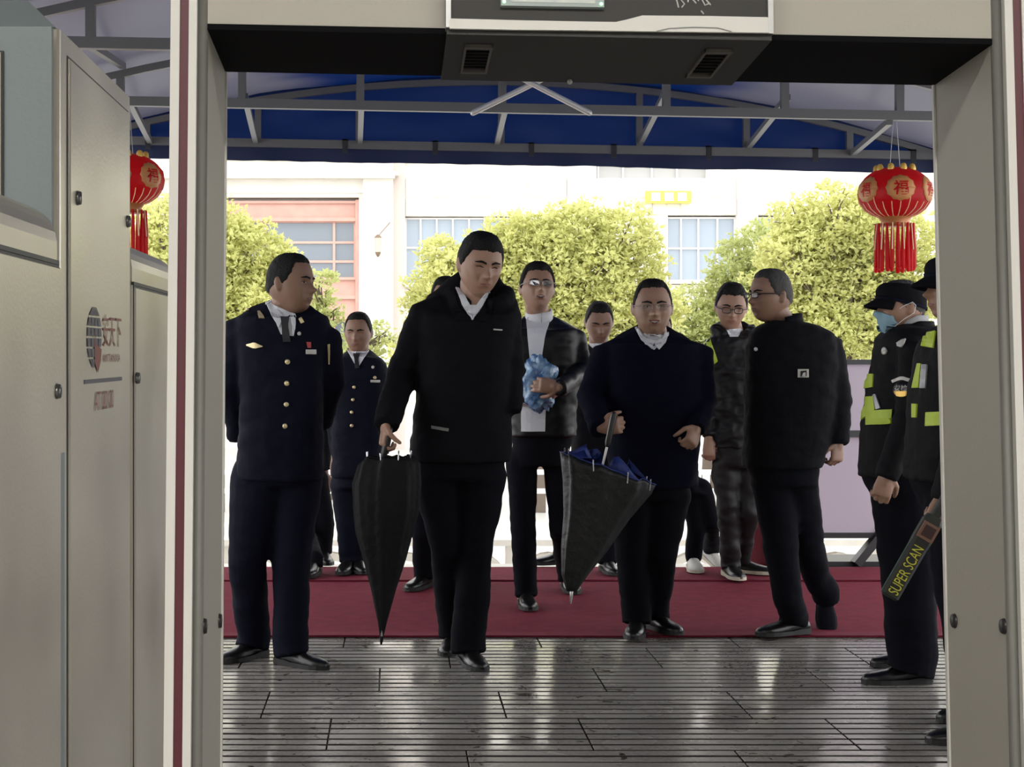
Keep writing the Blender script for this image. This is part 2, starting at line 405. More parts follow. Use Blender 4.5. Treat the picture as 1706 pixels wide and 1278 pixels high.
# ---------------------------------------------------------------- street trees
m_leaf = mat('spring_leaf', (.52, .53, .22), .7, var=(.9, (.60, .60, .27), 2), trans=(.5, (.72, .72, .30)))
m_leaf2 = mat('green_leaf', (.44, .48, .22), .7, var=(.9, (.52, .54, .25), 2), trans=(.5, (.62, .66, .28)))
m_bark = mat('tree_bark', (.14, .11, .085), .9, bump=(18, .6))
def tree(label, st, base_px, lobes, leaves, lm, seed):
    rd = random.Random(seed); d = F/st
    P = lambda px, py, dd=0: Vector(((px-VX)/st, d+dd, H-(py-VY)/st))
    gz = -1.3; bx = (base_px-VX)/st
    root = empty('tree', (bx, d, gz), label, 'tree', 'street trees')
    wood = MB(); cen = []
    for (x, y, r) in lobes:
        rr = r/st; cen.append((P(x, y, rd.uniform(-.6, .6)*rr), rr))
    low = min(c.z-rr for c, rr in cen); fork = Vector((bx, d, max(gz+1.2, low+.25)))
    obj('trunk', MB().tube([(bx, d, gz-.05), (bx+.03, d, (gz+fork.z)/2), fork], [.15, .115, .10], 10), m_bark, root, True)
    for c, rr in cen:
        mid = fork.lerp(c, .5)+Vector((rd.uniform(-.15, .15), rd.uniform(-.15, .15), .1))
        wood.tube([fork, mid, c, c+Vector((rd.uniform(-.2, .2), 0, rr*.6))], [.055, .04, .02, .008], 6)
        for k in range(6):
            dr = Vector((rd.gauss(0, 1), rd.gauss(0, 1), rd.gauss(.2, .7))).normalized()
            wood.tube([mid.lerp(c, rd.random()), c+dr*rr*.5, c+dr*rr*.92], [.018, .012, .005], 5)
    obj('branch', wood, m_bark, root, True)
    lv = MB(); tot = sum(rr**2 for _, rr in cen); V = []; Fc = []
    for c, rr in cen:
        n = int(leaves*rr**2/tot/6)
        for _ in range(n):
            dr = Vector((rd.gauss(0, 1), rd.gauss(0, 1), rd.gauss(0, 1))).normalized()
            q = rr*(.45+.6*rd.random()**.6)*(1+.22*noise.noise(dr*2.2+c*3))
            t = c+dr*q
            for k in range(6):
                a = Vector((rd.gauss(0, 1), rd.gauss(0, 1), rd.gauss(.35, .6))).normalized()
                s = a.cross(Vector((rd.gauss(0, 1), rd.gauss(0, 1), rd.gauss(0, 1)))).normalized()
                l = rd.uniform(.07, .125); w = l*.26; p = t+a*.025; nn = a.cross(s)*.012; o = len(V)
                V += [p, p+a*l*.45+s*w+nn, p+a*l-nn*1.5, p+a*l*.45-s*w+nn]; Fc += [(o, o+1, o+2), (o, o+2, o+3)]
    lv.v = V; lv.f = Fc
    tag(obj('foliage', lv, lm, root), kind='stuff')
def lob(cx, cy, rx, ry, n, r, seed):
    rd = random.Random(seed); out = []
    for k in range(n):
        a = 2.399*k; q = math.sqrt((k+.5)/n); out.append((cx+rx*q*math.cos(a), cy+ry*q*math.sin(a), r*rd.uniform(.8, 1.15)))
    return out
tree('yellow-green street tree in front of the red shopfront', 100, 360, lob(335, 475, 105, 105, 9, 62, 1)+[(270, 400, 60), (360, 385, 55), (430, 420, 55), (470, 455, 45), (440, 540, 70), (390, 570, 60), (300, 570, 60)], 28000, m_leaf, 1)
tree('thin small street tree beside the red shopfront and the pillar', 92, 545, [(530, 480, 34), (545, 520, 28), (520, 545, 36), (560, 600, 55), (600, 610, 50), (640, 560, 22)], 4200, m_leaf2, 2)
tree('broad yellow-green street tree in front of the long window row', 100, 900, lob(915, 490, 130, 90, 11, 66, 3)+[(950, 392, 55), (880, 415, 55), (1040, 395, 55), (1070, 440, 48), (760, 480, 65), (735, 430, 38), (715, 500, 48), (730, 560, 60), (820, 440, 60), (800, 565, 60), (870, 575, 60), (950, 575, 60), (1030, 560, 65), (1090, 520, 50), (700, 600, 45)], 52000, m_leaf, 3)
tree('low loose street tree below the white four-pane window', 88, 1180, [(1150, 530, 55), (1140, 570, 60), (1200, 500, 45), (1220, 450, 48), (1260, 420, 52), (1240, 520, 60), (1190, 590, 55), (1290, 470, 50), (1120, 610, 55), (1250, 590, 55)], 16000, m_leaf2, 4)
tree('tall yellow-green street tree behind the hanging lantern', 98, 1405, lob(1400, 480, 125, 100, 11, 62, 5)+[(1380, 365, 58), (1330, 375, 50), (1440, 380, 55), (1520, 400, 55), (1540, 480, 60), (1310, 430, 55), (1340, 560, 60), (1420, 570, 60), (1500, 560, 60)], 36000, m_leaf, 5)
tree('yellow-green street tree far beyond the inspection machine', 95, 120, lob(110, 480, 130, 95, 8, 70, 6), 8000, m_leaf, 6)
tree('yellow-green street tree growing beyond the guards', 95, 1750, lob(1740, 480, 130, 95, 8, 70, 7), 8000, m_leaf, 7)

# ---------------------------------------------------------------- stone balustrade and white railing beyond the plaza
sq = 200.0; dq = F/sq
Q = lambda px, py, dd=0: Vector(((px-VX)/sq, dq+dd, H-(py-VY)/sq))
bal = empty('balustrade', (1.3, dq, -1.3), 'pale stone balustrade with arches along the street', 'balustrade')
m_bal = mat('balustrade_stone', (.62, .58, .50), .7, bump=(30, .2), var=(3, (.54, .50, .43)))
obj('coping', MB().box((-4, dq-.12, H-307/sq-.05), (7, dq+.12, H-307/sq)), m_bal, bal)
obj('plinth', MB().box((-4, dq-.09, -1.3), (7, dq+.09, -.62)), m_bal, bal)
arch = None
for k in range(18):
    x = -4+k*.6+.2
    mb = MB(); ring = []
    for i in range(13):
        a = math.pi*i/12; ring.append([(x+.3+.27*math.cos(a), dq-.05, -.62+.3*math.sin(a)), (x+.3+.21*math.cos(a), dq-.05, -.62+.235*math.sin(a)), (x+.3+.21*math.cos(a), dq+.05, -.62+.235*math.sin(a)), (x+.3+.27*math.cos(a), dq+.05, -.62+.3*math.sin(a))])
    if arch is None: arch = obj('arch', mb.loft(ring), m_bal, bal)
    else: copyto(arch, ((k)*.6, 0, 0), bal)
po_ = obj('arch_post', MB().box((-4+.14, dq-.04, -.62), (-4+.26, dq+.04, -.25)), m_bal, bal)
for k in range(1, 18): copyto(po_, (k*.6, 0, 0), bal)
rail = empty('railing', (1.3, dq+2, -1.3), 'white metal street railing behind the stone balustrade', 'railing')
m_rail = mat('white_rail_paint', (.8, .8, .78), .4)
d2 = dq+2
for z in (-.3, .02, .2): obj('rail', MB().bar((-5, d2, z), (9, d2, z), .05, .045), m_rail, rail)
b0 = None
for k in range(56):
    if b0 is None: b0 = obj('baluster', MB().bar((-5, d2, -1.3), (-5, d2, .2), .06), m_rail, rail)
    else: copyto(b0, (k*.25, 0, 0), rail)

# ---------------------------------------------------------------- canopy
cv = empty('canopy', (.83, F*1.5/418, 0), 'arched blue tarpaulin canopy on a grey metal truss frame', 'canopy')
TR = [F*1.485/k for k in (640, 515, 418, 352)]; XC, HS, RISE = .83, 3.05, .47
def tz(x): return H+1.485-.0188*(x+.98)
def az(x): return tz(x)+RISE*(1-min(1.0, ((x-XC)/HS)**2))
m_tube = mat('galvanised_tube', (.13, .13, .13), .42, .2, bump=(60, .05))
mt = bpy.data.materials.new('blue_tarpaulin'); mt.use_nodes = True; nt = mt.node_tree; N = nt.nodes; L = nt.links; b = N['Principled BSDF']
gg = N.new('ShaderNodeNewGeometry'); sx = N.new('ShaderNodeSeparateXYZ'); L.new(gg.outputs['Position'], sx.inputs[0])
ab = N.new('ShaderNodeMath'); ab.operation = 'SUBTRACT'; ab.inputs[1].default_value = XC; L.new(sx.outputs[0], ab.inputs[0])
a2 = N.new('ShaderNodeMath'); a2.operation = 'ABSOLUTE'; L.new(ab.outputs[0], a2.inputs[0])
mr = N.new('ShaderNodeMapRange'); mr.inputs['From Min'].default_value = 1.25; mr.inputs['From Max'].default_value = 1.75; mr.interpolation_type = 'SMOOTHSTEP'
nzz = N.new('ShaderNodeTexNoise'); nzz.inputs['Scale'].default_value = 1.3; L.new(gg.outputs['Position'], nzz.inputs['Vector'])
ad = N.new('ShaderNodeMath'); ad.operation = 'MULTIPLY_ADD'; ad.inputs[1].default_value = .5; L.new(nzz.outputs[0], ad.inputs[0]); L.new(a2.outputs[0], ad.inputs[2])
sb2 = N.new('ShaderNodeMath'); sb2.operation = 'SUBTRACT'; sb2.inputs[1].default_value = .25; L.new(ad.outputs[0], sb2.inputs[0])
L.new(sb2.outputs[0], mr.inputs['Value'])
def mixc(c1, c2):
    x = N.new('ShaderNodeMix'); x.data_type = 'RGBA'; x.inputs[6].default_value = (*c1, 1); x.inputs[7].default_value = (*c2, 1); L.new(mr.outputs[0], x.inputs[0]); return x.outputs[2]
L.new(mixc((.005, .014, .065), (.20, .195, .235)), b.inputs['Base Color']); b.inputs['Roughness'].default_value = .35  # light on the blue sheet's flanks, painted into the colour as pale lavender
tl = N.new('ShaderNodeBsdfTranslucent'); L.new(mixc((.0015, .008, .045), (.05, .049, .066)), tl.inputs[0])  # same painted flank light in the translucent colour
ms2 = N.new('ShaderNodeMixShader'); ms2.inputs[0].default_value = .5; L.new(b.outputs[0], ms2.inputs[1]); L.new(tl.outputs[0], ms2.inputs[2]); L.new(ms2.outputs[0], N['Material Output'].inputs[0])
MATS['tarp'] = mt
m_gable = mat('blue_gable_sheet', (.005, .018, .09), .45, bump=(4, .4), trans=(.5, (.002, .009, .05)))
g = []; NN = []
for i in range(41):
    y = lerp(YW+.15, TR[3]+.12, i/40); g.append([]); NN.append([])
    for j in range(61):
        x = lerp(XC-HS-.08, XC+HS+.08, j/60)
        seg = min(abs(y-t) for t in TR); sag = -.035*min(1, seg/.9)*(1 if abs(x-XC) < HS else .3)
        z = az(x)+.045+sag+.018*noise.noise(Vector((x*1.6, y*1.3, 0)))+.006*noise.noise(Vector((x*6, y*4, 3)))
        if abs(x-XC) > HS: z -= .1
        g[-1].append(Vector((x, y, z))); NN[-1].append(Vector((0, 0, 1)))
mbr_ = MB(); n = len(g); m = len(g[0])
mbr_.add([p for r in g for p in r], [(i*m+j, i*m+j+1, (i+1)*m+j+1, (i+1)*m+j) for i in range(n-1) for j in range(m-1)])
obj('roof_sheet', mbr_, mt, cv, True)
g = []
for i in range(9):
    g.append([])
    for j in range(81):
        x = lerp(XC-HS, XC+HS, j/80); z0 = tz(x)-.01; z1 = az(x)+.07
        g[-1].append(Vector((x, TR[3]+.07+.03*noise.noise(Vector((x*2.2, i*.5, 7))), lerp(z0, z1, i/8))))
mb = MB(); n = len(g); m = len(g[0]); mb.add([p for r in g for p in r], [(i*m+j, i*m+j+1, (i+1)*m+j+1, (i+1)*m+j) for i in range(n-1) for j in range(m-1)])
obj('gable_sheet', mb, m_gable, cv, True)
g = []
for i in range(6):
    g.append([])
    for j in range(121):
        x = lerp(XC-HS-.1, XC+HS+.1, j/120); zb = tz(x)-.118-.012*noise.noise(Vector((x*1.7, 0, 2)))-.006*noise.noise(Vector((x*7, 0, 2)))
        g[-1].append(Vector((x, TR[3]+.05+.012*math.sin(x*9)*(1-i/5), lerp(zb, tz(x)+.0, i/5))))
mb = MB(); n = len(g); m = len(g[0]); mb.add([p for r in g for p in r], [(i*m+j, i*m+j+1, (i+1)*m+j+1, (i+1)*m+j) for i in range(n-1) for j in range(m-1)])
obj('valance', mb, mat('navy_valance', (.008, .014, .05), .6, bump=(9, .2), trans=(.2, (.002, .006, .03))), cv, True)
def stubs(i):
    d = TR[i]; s = F/d
    if i == 3: return [(p-VX)/s for p in (245, 430, 598, 835, 1065, 1243, 1415)]
    if i == 2: return [-1.61, -.89, -.19, .65, 1.62, 2.32, 3.0]
    if i == 1: return [-1.45, -.7, .05, .8, 1.6, 2.35, 3.1]
    return [-1.5, -.7, .1, .9, 1.7, 2.5]
for i, y in enumerate(TR):
    w = .05
    obj('tie_bar', MB().bar((XC-HS, y, tz(XC-HS)), (XC+HS, y, tz(XC+HS)), w, .055), m_tube, cv)
    mb = MB(); n = 24; rings = []
    for k in range(n+1):
        x = lerp(XC-HS, XC+HS, k/n); z = az(x)-.01; h = .022
        rings.append([(x, y-h, z+h), (x, y+h, z+h), (x, y+h, z-h), (x, y-h, z-h)])
    obj('rafter', mb.loft(rings), m_tube, cv)
    for x in stubs(i): obj('strut', MB().bar((x, y, tz(x)), (x, y, az(x)), .045), m_tube, cv)
    for x in (XC-HS, XC+HS): obj('post', MB().bar((x, y, -.01), (x, y, tz(x)), .07), m_tube, cv)
for a, c in (((218, 172), (250, 236)), ((408, 160), (426, 236)), ((602, 172), (600, 236)), ((842, 178), (828, 238)), ((1112, 148), (1068, 236)), ((1312, 162), (1247, 244)), ((1482, 203), (1420, 256))):
    obj('purlin', MB().bar(W(*a, TR[2]), W(*c, TR[3]), .035), m_tube, cv)
for a, c in (((150, 75), (205, 110)),):
    obj('purlin', MB().bar(W(*a, TR[1]), W(*c, TR[2]), .035), m_tube, cv)
yx = TR[2]-.25
mx1 = MB().tube([W(788, 188, yx), W(990, 90, yx)], .017, 10); mx2 = MB().tube([W(982, 188, yx-.04), W(790, 90, yx-.04)], .017, 10)
mtb = mat('bright_brace_tube', (.62, .61, .58), .35, .3)
obj('cross_brace', mx1, mtb, cv, True); obj('cross_brace', mx2, mtb, cv, True)
mk = mat('black_strap', (.02, .02, .025), .7)
for px in (247, 575, 725, 885, 1022, 1180, 1357, 1520):
    x = (px-VX)/(F/TR[3]); obj('tie_strap', MB().box((x-.018, TR[3]-.032, tz(x)-.06), (x+.018, TR[3]-.024, tz(x)+.035)).box((x-.018, TR[3]-.032, tz(x)+.027), (x+.018, TR[3]+.06, tz(x)+.037)), mk, cv)

# ---------------------------------------------------------------- red lanterns
m_lr = mat('red_lantern_silk', (.62, .010, .018), .45, bump=(90, .15), trans=(.6, (.80, .016, .02)))
m_gold = mat('gold_trim', (.75, .47, .10), .35, .4)
m_gold2 = mat('gold_print', (.50, .22, .07), .5)
def lantern(px, py, label):
    d = TR[2]; s = F/d; c = W(px, py, d); rx, rz = 60/s, 42/s
    root = empty('lantern', c-Vector((0, 0, .36)), label, 'lantern', 'red festival lanterns')
    prof = [(-1, .30), (-.97, .42), (-.86, .62), (-.65, .82), (-.35, .96), (0, 1), (.35, .955), (.65, .80), (.86, .60), (.97, .40), (1, .28)]
    def rad(z):
        t = z/rz; t = max(-1, min(1, t))
        for (a, ra), (bb, rb) in zip(prof, prof[1:]):
            if t <= bb: return lerp(ra, rb, (t-a)/(bb-a))*rx
        return rx*.28
    rings = []
    for k in range(25):
        z = -rz*math.cos(math.pi*k/24); r = rad(z)
        rings.append([c+Vector((r*(1+.012*math.cos(12*a))*math.sin(a), -r*(1+.012*math.cos(12*a))*math.cos(a), z)) for a in [2*math.pi*j/48 for j in range(48)]])
    bd = obj('globe', MB().loft(rings), m_lr, root, True)
    def sp(a, z, off): r = rad(z)*(1+.012*math.cos(12*a))+off; return c+Vector((r*math.sin(a), -r*math.cos(a), z))
    for k in range(6):
        a0 = R(-8+60*k)
        g = []; NN = []
        for i in range(4):
            g.append([]); NN.append([])
            for j in range(25):
                t = 2*math.pi*j/24; q = (i+.01)/3*.39*(1+.04*math.cos(12*t)*(i == 3)); a = a0+q*math.cos(t)*1.02; z = q*rx*math.sin(t)*.9+.1*rz
                p = sp(a, z, 0); g[-1].append(p); NN[-1].append(Vector((math.sin(a), -math.cos(a), 0)))
        md = obj('medallion', skin_grid(g, NN, .004, .006), m_gold2, bd, True)
        fu = text_mb('\u798f', lambda x, y, a0=a0: sp(a0+(x-.5)*.40, (y-.5)*rx*.40+.1*rz, .006), .018)
        if k in (0, 1, 5): obj('character', fu, m_lr, bd)
    for k in range(24):
        a = R(7.5+15*k); pts = [sp(a, -rz*.985+t*rz*(.55 if k % 4 else .95), .001) for t in (0, .15, .35, .6, .8, 1)]
        obj('gold_line', MB().tube(pts, .0028, 5), mat('gold_thread', (.85, .55, .30), .4), bd)
    for k in range(9):
        a = 2*math.pi*k/9; e = c+Vector((.105*math.cos(a), .105*math.sin(a), rz-.002))
        obj('crown_petal', MB().tube([e-Vector((0, 0, .03)), e+Vector((0, 0, .004))], [.021, .019], 8), m_gold, root, True)
    obj('collar', MB().tube([c-Vector((0, 0, rz-.01)), c-Vector((0, 0, rz+.02)), c-Vector((0, 0, rz+.045))], [.10, .08, .108], 20, round_ends=False), mat('dark_gold_collar', (.42, .16, .05), .45, .2), root, True)
    for k in range(22):
        a = 2*math.pi*k/22; p = c+Vector((.108*math.cos(a), .108*math.sin(a), -rz-.035))
        obj('tassel', MB().tube([p, p-Vector((0, 0, .12)), p-Vector((.004*math.sin(k*3), 0, .262+.012*math.sin(k*5)))], [.006, .012, .0135], 6), m_lr, root, True)
        if k % 2: obj('tassel_cord', MB().tube([p+Vector((0, -.004, .002)), p+Vector((math.cos(a)*.012, math.sin(a)*.012-.004, -.15))], .004, 5), mat('tassel_cord_cream', (.8, .6, .35), .5), root)
    top = Vector((c.x, TR[2], tz(c.x)-.027))
    obj('hanging_wire', MB().tube([c+Vector((-.03, 0, rz)), top+Vector((-.01, 0, 0))], .002, 5).tube([c+Vector((.03, 0, rz)), top+Vector((.01, 0, 0))], .002, 5), mat('steel_wire', (.4, .4, .4), .4, .6), root)
lantern(1491, 322, 'red festival lantern with gold characters hanging above the masked guard')
lantern(213, 300, 'red festival lantern with gold characters hanging behind the inspection machine')

# ---------------------------------------------------------------- lavender sign board and red stand at the carpet's edge
ss = (947-VY)/H; dS = F/ss
sbd = empty('sign_board', W(1420, 951, dS), 'black framed board with two blank lavender panels standing on the carpet edge', 'sign board')
m_blk = mat('black_frame_metal', (.012, .012, .014), .4)
def sp_(x0, y0, x1, y1, d0, d1, name, m):
    a = W(x0, y1, dS); c = W(x1, y0, dS); return obj(name, MB().box((a.x, dS+d0, a.z), (c.x, dS+d1, c.z)), m, sbd)
m_lav = mat('lavender_panel', (.55, .48, .56), .6)
sp_(1306, 606, 1512, 718, -.01, .02, 'panel', m_lav); sp_(1306, 727, 1512, 889, -.01, .02, 'panel', m_lav)
sp_(1300, 599, 1518, 607, -.03, .05, 'top_rail', m_blk); sp_(1300, 717, 1518, 728, -.03, .05, 'middle_rail', m_blk); sp_(1300, 887, 1518, 896, -.03, .05, 'bottom_rail', m_blk)
sp_(1300, 599, 1306, 946, -.03, .05, 'upright', m_blk); sp_(1512, 599, 1518, 946, -.03, .05, 'upright', m_blk)
sp_(1290, 935, 1528, 947, -.02, .35, 'foot_bar', m_blk)
obj('prop_leg', MB().bar(W(1425, 940, dS-.05), W(1470, 885, dS-.03), .07, .05), m_blk, sbd)
rs = empty('floor_stand', W(1265, 955, dS+.1), 'dark red sloping cloth-covered stand left of the lavender board', 'stand')
a = W(1243, 954, dS+.1); c = W(1288, 954, dS+.1); t0 = W(1258, 815, dS+.1); t1 = W(1284, 815, dS+.1)
m_rc = mat('dark_red_cloth', (.14, .012, .022), .8, bump=(40, .2))
obj('cover', MB().loft([[a, c, c+Vector((0, .3, 0)), a+Vector((0, .3, 0))], [t0, t1, t1+Vector((0, .22, 0)), t0+Vector((0, .22, 0))]]), m_rc, rs)
obj('top_board', MB().loft([[t0+Vector((-.02, -.02, 0)), t1+Vector((.02, -.02, 0)), t1+Vector((.02, .24, .05)), t0+Vector((-.02, .24, .05))], [t0+Vector((-.02, -.02, .02)), t1+Vector((.02, -.02, .02)), t1+Vector((.02, .24, .07)), t0+Vector((-.02, .24, .07))]]), m_rc, rs)

# ---------------------------------------------------------------- baggage inspection machine
X0 = -.475
def dm(px): return -X0*F/(VX-px)
def sm(px): return (VX-px)/-X0
def zm(px, py): return H+(VY-py)/sm(px)
d1, d2, d3 = dm(98), dm(218), dm(291); XB = -1.85
zt, zh, zl = zm(98, 47), zm(98, 340), zm(98, 405)
mach = empty('inspection_machine', ((X0+XB)/2, (d1+d2)/2, HZ), 'grey metal baggage inspection machine with red logo beside the detector gate', 'inspection machine')
m_steel = mat('champagne_steel', (.68, .64, .56), .33, .65, bump=(160, .06), rvar=(3, .42))
m_blue = mat('blue_grey_enamel', (.30, .36, .39), .5, .1, bump=(120, .05))
m_seam = mat('dark_seam', (.05, .055, .065), .5)
m_lock = mat('steel_lock', (.25, .25, .25), .25, .9)
e = .012
mb = MB(); ring = lambda y: [(X0, y, HZ+.12), (X0, y, zt), (XB, y, zt), (XB, y, HZ+.12)]
def rbox(x0, x1, y0, y1, z0, z1, r=.014):
    """upright block with rounded vertical edges"""
    pts = []
    for cx, cy, a0 in ((x1-r, y0+r, -90), (x1-r, y1-r, 0), (x0+r, y1-r, 90), (x0+r, y0+r, 180)):
        for k in range(5): a = R(a0+22.5*k); pts.append((cx+r*math.cos(a), cy+r*math.sin(a)))
    return MB().loft([[(x, y, z) for x, y in pts] for z in (z0, z1)])
obj('main_body', rbox(XB, X0, d1, d2, HZ+.12, zt), m_steel, mach)
obj('front_frame', MB().box((XB, d1-.012, zl-.2), (X0-.008, d1+.004, zt)), m_blue, mach)
obj('rear_frame', MB().box((XB, d2-.004, zl-.2), (X0-.008, d2+.012, zt)), m_blue, mach)
obj('top_cap', MB().loft([[(X0-.004, d1-.008, zt), (X0-.004, d2+.008, zt), (XB, d2+.008, zt), (XB, d1-.008, zt)], [(X0-.06, d1+.07, zt+.055), (X0-.06, d2-.07, zt+.055), (XB+.06, d2-.07, zt+.055), (XB+.06, d1+.07, zt+.055)]]), m_blue, mach)
xi = X0-.075
obj('inset_border', MB().box((XB+.05, d1-.0165, zh-.05), (xi, d1-.011, zm(98, 88))), m_seam, mach)
obj('inset_panel', MB().box((XB+.06, d1-.02, zh-.05), (xi-.003, d1-.012, zm(98, 91))), mat('cream_panel', (.62, .60, .50), .5), mach)
def hood(y0, y1):
    prof = [(X0, HZ+.25), (X0, zl)]+[(X0-.065+.065*math.cos(a), zl+.056*math.sin(a)) for a in [R(15*k) for k in range(1, 7)]]+[(XB+.1, zh), (XB+.1, HZ+.25)]
    return MB().loft([[(x, y, z) for x, z in prof] for y in (y0, y1)])
obj('entry_hood', hood(dm(-300), d1-.013), m_steel, mach); obj('exit_hood', hood(d2+.013, d3), m_steel, mach)
obj('hood_trim', MB().box((X0-.002, dm(-300), zm(98, 440)-.002), (X0+.0035, d1-.013, zm(98, 440)+.004)), m_seam, mach)
obj('hood_trim', MB().box((X0-.002, d2+.013, zm(98, 440)-.002), (X0+.0035, d3-.03, zm(98, 440)+.004)), m_seam, mach)
obj('conveyor_belt', MB().box((XB+.2, dm(-300)-.6, .32), (X0-.12, d3+.5, .36)), mat('black_rubber_belt', (.02, .02, .02), .6), mach)
def plate(ya, yb, z0, z1, name):
    p = MB().loft([[(X0, ya, z0), (X0, yb, z0), (X0, yb, z1), (X0, ya, z1)], [(X0+.003, ya, z0), (X0+.003, yb, z0), (X0+.003, yb, z1), (X0+.003, ya, z1)], [(X0+.005, ya+.002, z0+.002), (X0+.005, yb-.002, z0+.002), (X0+.005, yb-.002, z1-.002), (X0+.005, ya+.002, z1-.002)]])
    fr = MB().box((X0-.001, ya-.004, z0-.004), (X0+.0015, yb+.004, z1+.004))
    o = obj(name, p, m_steel, mach); obj('seam', fr, m_seam, o); return o
sp = plate(dm(112), dm(212), HZ+.2, zm(112, 98), 'side_panel')
hp1 = plate(dm(-280), dm(96), HZ+.3, zm(98, 442)-.004, 'hood_panel'); hp2 = plate(dm(222), dm(284), HZ+.3, zm(98, 442)-.004, 'hood_panel')
obj('corner_strip', MB().box((X0-.005, dm(98)-.001, HZ+.12), (X0+.002, dm(105.5), zl-.3)), m_blue, mach)
for px, py, pl in ((123, 330, sp), (207, 369, sp), (88, 652, hp1), (223, 630, hp2), (280, 619, hp2)):
    y = dm(px); z = zm(px, py); lk = obj('lock', MB().tube([(X0+.004, y, z), (X0+.011, y, z)], [.0115, .0095], 16, round_ends=False), m_lock, pl, True)
    obj('keyhole', MB().box((X0+.0108, y-.0015, z-.006), (X0+.0118, y+.0015, z+.006)), m_seam, lk)
for x, y in ((X0-.15, d1+.1), (X0-.15, d2-.1), (XB+.15, d1+.1), (XB+.15, d2-.1)):
    obj('foot', MB().tube([(x, y, HZ), (x, y, HZ+.02), (x, y, HZ+.03), (x, y, HZ+.14)], [.05, .05, .025, .025], 12, round_ends=False), m_seam, mach)
for x, y in ((X0-.2, dm(-300)+.06), (XB+.3, dm(-300)+.06), (X0-.2, d3-.06), (XB+.3, d3-.06)):
    obj('foot', MB().tube([(x, y, HZ), (x, y, HZ+.02), (x, y, HZ+.03), (x, y, HZ+.27)], [.04, .04, .02, .02], 12, round_ends=False), m_seam, mach)
m_lred = mat('faded_red_print', (.36, .12, .10), .6); m_lblue = mat('slate_print', (.17, .16, .20), .6)
def side_text(s, xa, xb, ya, yb, m, name):
    xm_ = (xa+xb)/2; z1, z0 = zm(xm_, ya), zm(xm_, yb)
    obj(name, text_mb(s, lambda x, y: Vector((X0+.0066, lerp(dm(xa), dm(xb), x), lerp(z0, z1, y)))), m, sp)
side_text('\u5b89\u5929\u4e0b', 165, 196, 525, 578, m_lred, 'lettering')
side_text('ANTIANXIA', 165, 194, 590, 603, m_lred, 'lettering')
side_text('AT100100', 151, 183, 651, 682, m_lred, 'lettering')
obj('underline', MB().box((X0+.005, dm(134), zm(134, 640)), (X0+.0066, dm(197), zm(134, 633))), m_lblue, sp)
yc, zc, ry_, rz_ = (dm(138)+dm(163))/2, zm(150, 562), (dm(163)-dm(138))/2, 52/sm(150)
gl = MB()
for i in range(6):
    za, zb = -1+i/3+.03, -1+(i+1)/3-.03
    for j in range(4):
        ya, yb = -1+j/2+.04, -1+(j+1)/2-.04
        q = []
        for yy, zz in ((ya, za), (yb, za), (yb, zb), (ya, zb)):
            k = math.sqrt(max(0, 1-zz*zz)); q.append((X0+.0066, yc+ry_*yy*k, zc+rz_*zz))
        if not (i < 2 and j > 1): gl.add(q, [(0, 1, 2, 3)])
obj('globe_mark', gl, m_lblue, sp)
obj('flame_mark', MB().add([(X0+.0068, yc+ry_*a, zc+rz_*b_) for a, b_ in ((-.05, .12), (.15, -.2), (.95, -.38), (.85, -.75), (.45, -1.15), (.0, -.8))], [(0, 1, 2, 3, 4, 5)]), m_lred, sp)

# ---------------------------------------------------------------- walk-through metal detector gate (leans back a little)
TH = R(4.0); sG = 1310/.78; dG = F/sG
GO = W(1000, 57, dG); GX = Vector((1, 0, 0)); GU = Vector((0, math.sin(TH), math.cos(TH))); GD = Vector((0, math.cos(TH), -math.sin(TH)))
A_, DEP = .39, dG*.108
VB = -(GO.z-HZ)/math.cos(TH)
gate = empty('detector_gate', Vector((GO.x, GO.y+VB*math.sin(TH)+.1, HZ)), 'beige grey walk-through metal detector gate with maroon edge strips and display', 'detector gate')
m_gate = mat('beige_grey_laminate', (.40, .385, .345), .55, .05, bump=(220, .05))
m_gwhite = mat('off_white_trim', (.68, .68, .66), .4, bump=(40, .03)); m_mar = mat('maroon_strip', (.10, .018, .030), .45)
m_gblk = mat('black_underside', (.004, .004, .0055), .8, spec=.1); m_char = mat('charcoal_box', (.030, .029, .029), .6)
def gb(mb, x0, x1, u0, u1, w0, w1): return mb.obox(GO, GX, GU, GD, (x0, u0, w0), (x1, u1, w1))
UT = .34
